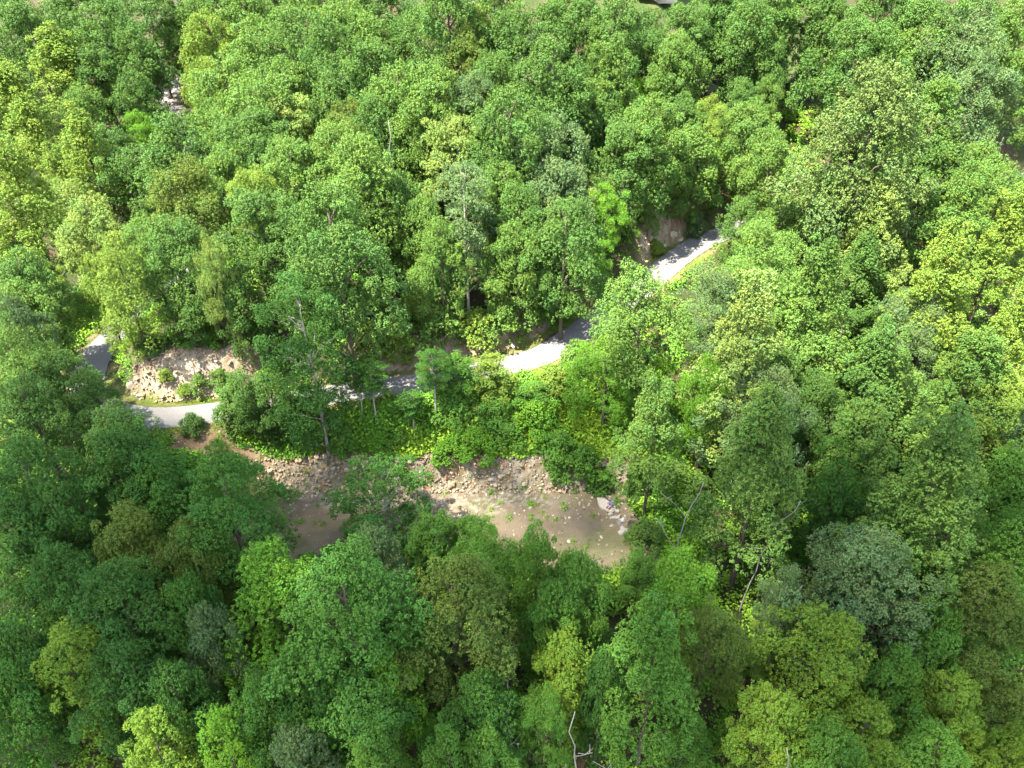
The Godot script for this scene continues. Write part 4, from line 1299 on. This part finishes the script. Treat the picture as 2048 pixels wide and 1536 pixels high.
	["O", 11, 3, 41.28, 7.23, 8.03, 2.49, 5.94, 4.58, "small yellow-green crown beside the billowing blue-grey tree"],
	["P", 10, 0, 45.54, 12.11, 21.73, 4.91, 16.08, 2.54, "large green tree at the right edge above the yellow-flecked one"],
	["P", 10, 1, 37.01, 9.48, 17.03, 3.85, 12.60, 6.17, "green lower tree in front of the very large dome"],
	["O", 11, 1, 20.57, 25.61, 15.00, 3.41, 11.10, 0.09, "yellow-green tree at the bottom, right of the glittering tulip"],
	["B", 11, 1, 28.69, 24.67, 13.15, 4.08, 9.73, 2.71, "yellow-green broad tree at the bottom right"],
	["O", 11, 1, 37.23, 22.42, 15.00, 3.77, 11.10, 0.53, "yellow-green crown right, above the bottom corner"],
	["O", 4, 4, 42.28, 22.04, 15.00, 3.20, 11.10, 5.47, "yellowish crown on the right edge near the bottom"],
	["O", 10, 1, 24.81, 27.67, 15.00, 3.13, 11.10, 6.10, "green crown at the bottom edge, right part"],
	["O", 10, 1, 33.86, 26.54, 15.00, 3.58, 11.10, 1.52, "dark green crown at the bottom edge near the right corner"],
	["O", 11, 2, 41.39, 25.42, 15.00, 2.74, 11.10, 0.28, "yellow-green crown in the bottom right corner"],
	["P", 10, 0, 14.71, 24.67, 9.58, 2.16, 7.09, 0.99, "small green tree right of the glittering tulip's foot"],
	["O", 9, 3, -13.16, 22.04, 15.00, 3.47, 11.10, 0.02, "dense lower crown left in front of the huge round tree"],
	["O", 9, 3, -15.03, 25.42, 15.00, 3.35, 11.10, 6.04, "dark green crown between the fresh maples and the huge tree"],
	["L", 10, 2, 2.60, 25.79, 15.00, 2.47, 11.10, 2.03, "feathery green tree right of the olive tree's foot"],
	["O", 0, 0, -37.26, 17.17, 15.00, 3.60, 11.10, 6.07, "dark green crown left of the large bluish one"],
	["O", 0, 1, -40.16, 11.73, 15.00, 3.29, 11.10, 1.37, "dark crown between the two large dark left crowns"],
	["O", 9, 2, -26.73, 19.04, 15.00, 2.84, 11.10, 0.01, "green crown right of the large bluish one"],
	["O", 0, 1, -25.86, 25.23, 15.00, 2.89, 11.10, 0.53, "dark crown between the grey-green smooth one and dark one"],
	["O", 10, 0, 32.35, 21.11, 15.00, 2.93, 11.10, 3.16, "green crown right of the bright round yellow-green tree"],
	["O", 1, 2, 29.50, -7.58, 15.00, 3.63, 11.10, 1.56, "shaded crown between the sunlit tulip and lumpy tulip"],
	["P", 2, 0, 41.05, -7.21, 17.78, 4.02, 13.16, 0.57, "green tree below the thin grey-olive one"],
	["O", 1, 2, -74.12, -193.02, 30.00, 12.46, 22.20, 0.90, "green crown mostly above the top edge, over the ridge end"],
	["O", 2, 1, -42.50, -113.89, 27.85, 8.63, 20.61, 0.26, "light green crown mostly above the top edge, left of centre"],
	["O", 1, 2, -27.27, -107.71, 29.10, 9.02, 21.53, 1.88, "green crown mostly above the top edge, left of the middle"],
	["O", 1, 4, -9.61, -63.27, 20.99, 6.51, 15.53, 1.46, "dark crown mostly above the top edge, near the middle"],
	["O", 2, 1, -2.79, -71.71, 19.05, 5.91, 14.10, 6.02, "green crown mostly above the top edge, right at the middle"],
	["O", 1, 2, 10.59, -74.71, 19.51, 6.05, 14.44, 4.13, "dark crown mostly above the top edge, left of the house"],
	["O", 2, 1, 82.15, -69.83, 18.97, 5.88, 14.03, 4.93, "green tree filling the top right corner"],
	["O", 1, 4, 60.55, -72.83, 20.98, 6.51, 15.53, 2.45, "dark crown mostly above the top edge, right of the lawn"],
	["O", 1, 3, -117.45, -164.71, 30.00, 11.12, 22.20, 4.53, "dark crown mostly above the top edge, left part"],
	["O", 1, 3, -97.77, -157.96, 30.00, 10.00, 22.20, 0.94, "dark crown above the gravel drive at the top edge"],
	["O", 1, 4, -82.83, -172.21, 30.00, 11.46, 22.20, 3.89, "green crown mostly above the top edge, right of the drive"],
	["O", 1, 2, 31.42, -36.27, 10.57, 3.28, 7.82, 0.28, "green tree hiding the road beyond its upper end"],
	["O", 2, 1, 35.24, -31.77, 15.00, 3.94, 11.10, 5.60, "light green tree at the great oak's foot"],
	["O", 2, 1, 64.65, -36.27, 15.00, 4.44, 11.10, 2.70, "green tree near the right edge under the layered one"],
	["O", 1, 4, 34.50, -78.27, 19.48, 6.04, 14.42, 5.10, "dark crown mostly above the top edge, right of the house"],
	["O", 2, 4, 42.03, -75.08, 21.32, 6.61, 15.78, 5.72, "green crown mostly above the top edge, over the yard"],
	["O", 1, 4, 51.27, -78.27, 19.48, 6.04, 14.42, 3.57, "dark crown mostly above the top edge, over the lawn"],
	["O", 1, 2, -26.69, -7.07, 9.00, 3.11, 7.92, 5.19, "dark leafy tree between the leaning one and the tall lone tree"],
	["O", 2, 1, -96.08, -109.39, 19.71, 6.11, 14.59, 5.01, "green crown hiding the bare ground left of the gravel drive"],
	["O", 1, 4, -81.53, -90.83, 18.00, 5.58, 13.32, 4.29, "green crown just below left of the gravel drive patch"],
	["P", 3, 0, -78.31, -65.14, 21.18, 4.78, 15.68, 4.04, "yellow-green crown right of the wide one on the left slope"],
	["O", 1, 2, 41.46, -35.71, 15.00, 4.44, 11.10, 0.20, "dark green tree under the great oak's right side"],
	["O", 2, 4, 46.85, -36.83, 15.00, 4.07, 11.10, 4.00, "green tree behind the pale pointed tulip tree"],
	["O", 1, 2, 23.24, -77.33, 12.48, 3.87, 9.23, 2.37, "small dark crown in front of the house"],
	["T", 9, 1, -17.24, -8.54, 8.61, 1.47, 3.87, 3.51, "slim pale-stemmed young tree at the roadside, leftmost of four"],
	["T", 9, 2, -15.45, -8.09, 9.46, 1.80, 4.26, 0.12, "slim pale-stemmed young tree second from the tall lone tree"],
	["T", 9, 2, -11.37, -7.30, 6.48, 1.80, 2.91, 4.28, "shorter slim tree third along the roadside row"],
	["T", 9, 1, -8.81, -8.11, 10.74, 2.00, 4.83, 1.66, "slim forked young tree, rightmost of the roadside row"],
	["S", 10, 1, -19.12, -5.97, 2.93, 2.00, 2.84, 5.01, "green bush at the tall lone tree's foot"],
	["S", 7, 2, -15.40, -5.97, 2.51, 1.89, 2.44, 5.86, "yellow-lime bush below the slim forked tree row"],
	["S", 10, 2, -12.87, -6.52, 2.10, 1.61, 2.04, 0.58, "green bush left of the white boulder"],
	["S", 7, 2, -6.76, -5.19, 2.77, 2.27, 2.69, 0.41, "lime bush on the bank edge right of the white boulder"],
	["S", 7, 2, -3.66, -5.97, 3.07, 2.58, 2.98, 2.98, "bright lime bush above the orange clay cut"],
	["S", 10, 0, -0.52, -6.60, 3.23, 2.42, 3.13, 5.32, "green bush above the orange clay, middle of the bank"],
	["S", 7, 0, 2.95, -7.80, 4.66, 3.19, 4.52, 4.58, "large lime bush on the bank under the double lime trees"],
	["S", 10, 0, 5.17, -5.19, 3.33, 2.39, 3.23, 1.45, "green bush at the bank's right end"],
	["S", 10, 2, 7.43, -3.64, 4.15, 2.61, 4.02, 6.13, "wide green bush where the bank meets the forest"],
	["S", 10, 1, -6.90, -8.57, 4.24, 2.61, 4.12, 5.31, "tall leafy bush beside the slim forked tree"],
	["V", 10, 0, -6.22, -10.89, 6.01, 3.28, 5.83, 3.01, "vine-draped mound left beside the pale road stretch"],
	["V", 3, 1, -2.29, -10.91, 5.87, 3.29, 5.69, 4.82, "vine-draped mound in front of the pale road stretch"],
	["V", 10, 0, 2.39, -9.53, 4.55, 2.80, 4.41, 0.49, "vine-draped mound right under the pale road stretch"],
	["S", 10, 0, -2.26, -8.32, 3.96, 2.61, 3.84, 2.08, "leafy bush among the vine mounds"],
	["S", 3, 2, 4.77, -11.22, 4.31, 2.95, 4.18, 4.67, "yellow-lime bush on the lower verge of the pale road stretch"],
	["S", 2, 1, 7.70, -15.78, 3.72, 2.14, 3.61, 3.90, "green bush where the round tree meets the road"],
	["S", 3, 0, -17.29, -17.56, 4.99, 2.79, 4.84, 0.08, "yellow-green bush on the upper bank, left of the mailboxes"],
	["S", 3, 0, -13.96, -18.40, 3.80, 2.31, 3.69, 3.05, "yellow-green bush in the gap above the shaded road"],
	["S", 2, 2, -8.75, -19.72, 4.91, 3.02, 4.77, 0.63, "green bush on the upper bank below the bare tall trunk"],
	["S", 3, 0, -4.38, -20.57, 4.02, 2.66, 3.90, 4.25, "light bush on the upper bank next to the mailboxes"],
	["S", 2, 1, -1.21, -21.61, 4.52, 2.94, 4.38, 4.45, "green bush just behind the two mailboxes"],
	["S", 2, 1, 1.68, -23.46, 4.25, 2.71, 4.12, 2.92, "green bush over the pink bare bank"],
	["S", 3, 1, -38.82, -12.23, 1.45, 1.01, 1.41, 4.82, "yellow bush on the left rock cut"],
	["S", 2, 2, -37.08, -12.64, 1.89, 1.31, 1.83, 1.25, "green bush right of the yellow one on the left rock cut"],
	["S", 3, 0, -40.93, -12.94, 1.59, 1.01, 1.55, 5.88, "little yellow bush high on the left rock cut"],
	["S", 2, 0, -34.59, -13.03, 2.33, 1.43, 2.26, 1.82, "bush at the right end of the left rock cut"],
	["S", 1, 0, -43.16, -15.10, 2.18, 1.79, 2.12, 5.15, "dark bush overhanging the left rock cut"],
	["S", 3, 1, 21.24, -40.56, 1.98, 1.47, 1.92, 6.25, "yellow-green tuft bush on the upper rock cut"],
	["S", 5, 1, 27.53, -45.51, 3.72, 1.91, 3.61, 1.32, "pale green bush right of the upper rock cut"],
	["S", 1, 0, -26.69, -7.07, 4.21, 2.30, 4.08, 0.47, "dark bush left of the tall lone tree's trunk"],
	["S", 1, 0, -30.99, -7.20, 4.86, 2.56, 4.72, 0.89, "dark leafy bush at the lower verge under the leaning tree"],
	["S", 1, 2, -35.41, -5.70, 2.04, 1.40, 1.98, 1.64, "low bush on the litter beside the dirt track"],
	["S", 10, 1, 13.88, -2.57, 4.13, 1.69, 4.00, 0.83, "green bush behind the dark boulder"],
	["S", 2, 2, 13.50, 5.46, 3.15, 1.81, 3.06, 3.20, "leafy bush at the boulder row's lower end"],
	["S", 0, 0, -23.87, -7.60, 5.20, 3.17, 5.05, 4.42, "tall dark bush under the tall lone tree's crown"],
	["S", 10, 0, 9.98, -3.18, 2.35, 1.70, 2.28, 3.13, "low green bush in the clearing's far right corner"],
]

func place_small() -> void:
	rock(Vector3(10.22, 0.08, -0.50), Vector3(1.5, 0.95, 3.0), 0.62, 3, "stone_mid", "long flat pale boulder with the person sitting on it")
	build_person(Vector3(10.72, 0.44, 0.12), -0.75)
	rock(Vector3(11.20, ground(11.20, -0.84) + 0.06, -0.84), Vector3(1.5, 0.8, 0.9), 0.6, 1, "stone_dark", "dark boulder lying behind the long flat one")
	rock(Vector3(10.90, ground(10.90, -1.70) + 0.04, -1.70), Vector3(0.7, 0.5, 0.6), 0.2, 2, "stone_grey", "small grey rock above the dark boulder")
	rock(Vector3(11.19, ground(11.19, 0.11) + 0.05, 0.11), Vector3(0.8, 0.6, 0.6), 1.2, 3, "stone_mid", "pale rock just below the dark boulder")
	rock(Vector3(10.71, ground(10.71, 0.93) + 0.03, 0.93), Vector3(0.6, 0.4, 0.5), 0.4, 4, "stone_mid", "pale rock by the person's feet")
	rock(Vector3(11.47, ground(11.47, 0.59) + 0.05, 0.59), Vector3(0.8, 0.6, 0.7), 2, 5, "stone_grey", "grey rock at the top of the rubble row")
	rock(Vector3(11.02, ground(11.02, 1.51) + 0.03, 1.51), Vector3(1.1, 0.35, 0.7), 0.5, 6, "stone_mid", "flat pale slab in the rubble row")
	rock(Vector3(11.51, ground(11.51, 1.51) + 0.06, 1.51), Vector3(0.7, 0.8, 0.5), 0.9, 7, "stone_mid", "upright white rock in the rubble row")
	rock(Vector3(11.97, ground(11.97, 1.77) + 0.05, 1.77), Vector3(1.3, 0.6, 0.8), 0.7, 0, "stone_mid", "larger pale boulder at the rubble row's right")
	rock(Vector3(11.57, ground(11.57, 2.37) + 0.04, 2.37), Vector3(1, 0.5, 0.7), 1.7, 1, "stone_dark", "darker flat rock under the larger pale boulder")
	rock(Vector3(10.67, ground(10.67, 2.71) + 0.02, 2.71), Vector3(0.5, 0.3, 0.4), 0.1, 2, "stone_grey", "little grey rock apart from the rubble row")
	rock(Vector3(11.69, ground(11.69, 3.07) + 0.03, 3.07), Vector3(0.6, 0.4, 0.5), 0.8, 3, "stone_grey", "small rock above the lower pale boulder")
	rock(Vector3(11.77, ground(11.77, 3.67) + 0.06, 3.67), Vector3(1.3, 0.8, 1), 0.4, 4, "stone_mid", "lower pale boulder near the bushes")
	rock(Vector3(12.12, ground(12.12, 4.62) + 0.08, 4.62), Vector3(0.9, 1, 0.7), 1.1, 5, "stone_grey", "upright grey boulder lowest in the row")
	rock(Vector3(-8.99, ground(-8.99, -7.00) + -0.36, -7.00), Vector3(1, 1.2, 0.8), 0.3, 6, "stone_pale", "white boulder among the weeds on the bank")
	rock(Vector3(-1.18, ground(-1.18, -2.54) + -0.15, -2.54), Vector3(1.1, 0.5, 0.8), 0.9, 7, "stone_pale", "pinkish flat rock at the cut bank's foot")
	rock(Vector3(-3.91, ground(-3.91, -3.01) + -0.21, -3.01), Vector3(1.3, 0.7, 0.9), 0.2, 0, "stone_pale", "white outcrop at the cut bank's foot")
	rock(Vector3(-2.92, ground(-2.92, -2.19) + -0.09, -2.19), Vector3(0.7, 0.3, 0.5), 1.3, 1, "stone_pale", "pale chip of rock right of the white outcrop")
	rock(Vector3(-4.74, ground(-4.74, -2.64) + -0.09, -2.64), Vector3(0.6, 0.3, 0.5), 2.3, 2, "stone_pale", "pale chip of rock left of the white outcrop")
	rock(Vector3(1.87, ground(1.87, -2.81) + -0.12, -2.81), Vector3(0.6, 0.4, 0.4), 0.4, 3, "stone_pale", "small white rock right of the pinkish one")
	rock(Vector3(-0.34, ground(-0.34, -2.78) + -0.09, -2.78), Vector3(0.4, 0.3, 0.3), 0.4, 4, "stone_dark", "small dark rock beside the pinkish one")
	rock(Vector3(-18.80, ground(-18.80, -4.24) + -0.15, -4.24), Vector3(0.7, 0.5, 0.5), 0.6, 5, "stone_pale", "yellowish rock left behind the sparse tree")
	rock(Vector3(-17.63, ground(-17.63, -5.97) + -0.15, -5.97), Vector3(0.8, 0.5, 0.5), 0.2, 6, "stone_pale", "pale rock near the tall lone tree")
	rock(Vector3(-19.70, ground(-19.70, -4.37) + -0.12, -4.37), Vector3(0.5, 0.4, 0.4), 1.2, 7, "stone_pale", "small white rock left of the yellowish one")
	rock(Vector3(-16.87, ground(-16.87, -4.46) + -0.09, -4.46), Vector3(0.5, 0.3, 0.4), 1.9, 0, "stone_pale", "small pale rock above the sparse tree")
	rock(Vector3(1.98, ground(1.98, -0.02) + 0.02, -0.02), Vector3(0.5, 0.3, 0.4), 0.5, 1, "stone_pale", "lone pale stone on the clearing floor")
	rock(Vector3(-0.91, ground(-0.91, -4.66) + -0.39, -4.66), Vector3(2.2, 1.3, 0.9), 0.1, 2, "stone_clay", "orange clay outcrop in the middle of the cut bank")
	rock(Vector3(-7.03, ground(-7.03, -3.89) + -0.21, -3.89), Vector3(2, 0.7, 0.7), 0.4, 5, "stone_clay", "orange clay ledge at the cut bank's left")
	rock(Vector3(-3.51, ground(-3.51, -4.07) + -0.18, -4.07), Vector3(1.2, 0.6, 0.7), 2.6, 6, "stone_clay", "brown clay ledge left of the middle outcrop")
	rock(Vector3(-2.21, ground(-2.21, -3.79) + -0.24, -3.79), Vector3(1.2, 0.8, 0.8), 0.5, 0, "stone_grey", "grey rock under the middle clay outcrop")
	rock(Vector3(4.02, ground(4.02, -3.89) + -0.24, -3.89), Vector3(1, 0.8, 0.8), 0.2, 1, "stone_grey", "grey rock at the cut bank's right end")
	rock(Vector3(-23.27, ground(-23.27, -2.67) + -0.09, -2.67), Vector3(0.8, 0.3, 0.5), 0.3, 3, "stone_pale", "flat pale stone at the clearing's left, first of a row")
	rock(Vector3(-21.92, ground(-21.92, -2.19) + -0.09, -2.19), Vector3(0.9, 0.3, 0.5), 0.6, 4, "stone_pale", "flat pale stone second in the clearing's left row")
	rock(Vector3(-20.78, ground(-20.78, -1.57) + -0.09, -1.57), Vector3(0.7, 0.3, 0.5), 1.6, 5, "stone_pale", "flat pale stone third in the clearing's left row")
	rock(Vector3(-18.12, ground(-18.12, -1.70) + -0.12, -1.70), Vector3(1, 0.4, 0.7), 0.9, 6, "stone_pale", "pale stone under the sparse tree's left side")
	rock(Vector3(24.73, ground(24.73, -86.28) + -0.48, -86.28), Vector3(2.2, 1.6, 1.6), 0.4, 7, "stone_pale", "pale rock in the shaded yard")
	rock(Vector3(22.74, ground(22.74, -83.42) + -0.39, -83.42), Vector3(1.8, 1.3, 1.4), 1, 0, "stone_pale", "pale rock below the other one in the yard")
	rock(Vector3(24.14, ground(24.14, -44.25) + -0.45, -44.25), Vector3(2, 1.5, 0.9), 0.3, 1, "stone_pale", "white rock face of the upper rock cut")
	rock(Vector3(22.89, ground(22.89, -42.78) + -0.30, -42.78), Vector3(1.6, 1, 0.8), 1.2, 2, "stone_pale", "white rock low in the upper rock cut")
	rock(Vector3(25.59, ground(25.59, -44.42) + -0.30, -44.42), Vector3(1.4, 1, 0.8), 0.7, 3, "stone_pale", "pale rock at the upper rock cut's right")
	rock(Vector3(18.67, ground(18.67, -39.47) + -0.30, -39.47), Vector3(1.5, 1, 0.8), 2, 4, "stone_pale", "pale rock at the upper rock cut's left")
	rock(Vector3(-46.22, ground(-46.22, -14.41) + -0.39, -14.41), Vector3(1.6, 1.3, 1), 0.2, 5, "stone_pale", "white rock face at the left road bend")
	rock(Vector3(-44.76, ground(-44.76, -13.04) + -0.24, -13.04), Vector3(1.2, 0.8, 0.8), 0.9, 6, "stone_pale", "white rock low at the left road bend")
	rock(Vector3(-41.99, ground(-41.99, -12.99) + -0.24, -12.99), Vector3(1, 0.8, 0.7), 1.4, 7, "stone_grey", "grey rock in the left rock cut")
	rock(Vector3(-39.99, ground(-39.99, -13.34) + -0.24, -13.34), Vector3(1, 0.8, 0.7), 0.4, 0, "stone_pale", "pale rock high in the left rock cut")
	rock(Vector3(-37.91, ground(-37.91, -13.59) + -0.27, -13.59), Vector3(1, 0.9, 0.8), 2.2, 1, "stone_pale", "pinkish rock at the top of the left rock cut")
	rock(Vector3(6.39, ground(6.39, -23.63) + 0.03, -23.63), Vector3(0.9, 0.4, 0.6), 0.5, 2, "stone_pale", "pale flat stone on the shaded roadside")
	snag(Vector3(-14.54, 15.03, -34.25), 19, Vector3(0.8, 0, 0.2), 3, "bare grey snag rising from the green ridge", 0.16)
	snag(Vector3(15.62, -2.89, 8.95), 14.5, Vector3(1, 0, 0), 2, "pale leaning snag right of the boulders", 0.12)
	snag(Vector3(23.23, -5.70, 9.75), 17, Vector3(1.6, 0, 0.2), 2, "grey crooked snag left of the billowing tree", 0.12)
	snag(Vector3(23.28, -7.44, 15.70), 13, Vector3(0.2, 0, 0), 4, "bare branching snag above the bright round tree", 0.1)
	snag(Vector3(1.02, -9.59, 25.70), 13, Vector3(-0.4, 0, 0), 5, "grey forked snag at the bottom edge", 0.17)
	snag(Vector3(5.84, -11.01, 28.45), 16, Vector3(1, 0, 0), 3, "pale snag leaning right at the bottom edge", 0.14)
	snag(Vector3(20.80, -11.88, 28.20), 16, Vector3(0, 0, 0), 0, "broken pale snag among the bottom right trees", 0.22)
	snag(Vector3(13.50, 25.05, -68.55), 14, Vector3(0.2, 0, 0), 1, "thin bare stem beside the pointed treetop", 0.12)
	snag(Vector3(27.50, -4.37, 4.70), 16, Vector3(1.2, 0, 0), 2, "thin bent snag in the dark hollow of the right forest", 0.12)
	mailbox(Vector3(-0.50, ground(-0.50, -18.83), -18.83), 0.5, mats.brown, "reddish-brown mailbox on a dark post beside the road", 1.2)
	mailbox(Vector3(0.13, ground(0.13, -18.86), -18.86), 0.5, mats.silver, "pale-topped mailbox right of the reddish-brown one", 1.35)
	build_house(Vector3(28.31, ground(28.31, -109.58) - 0.2, -109.58))
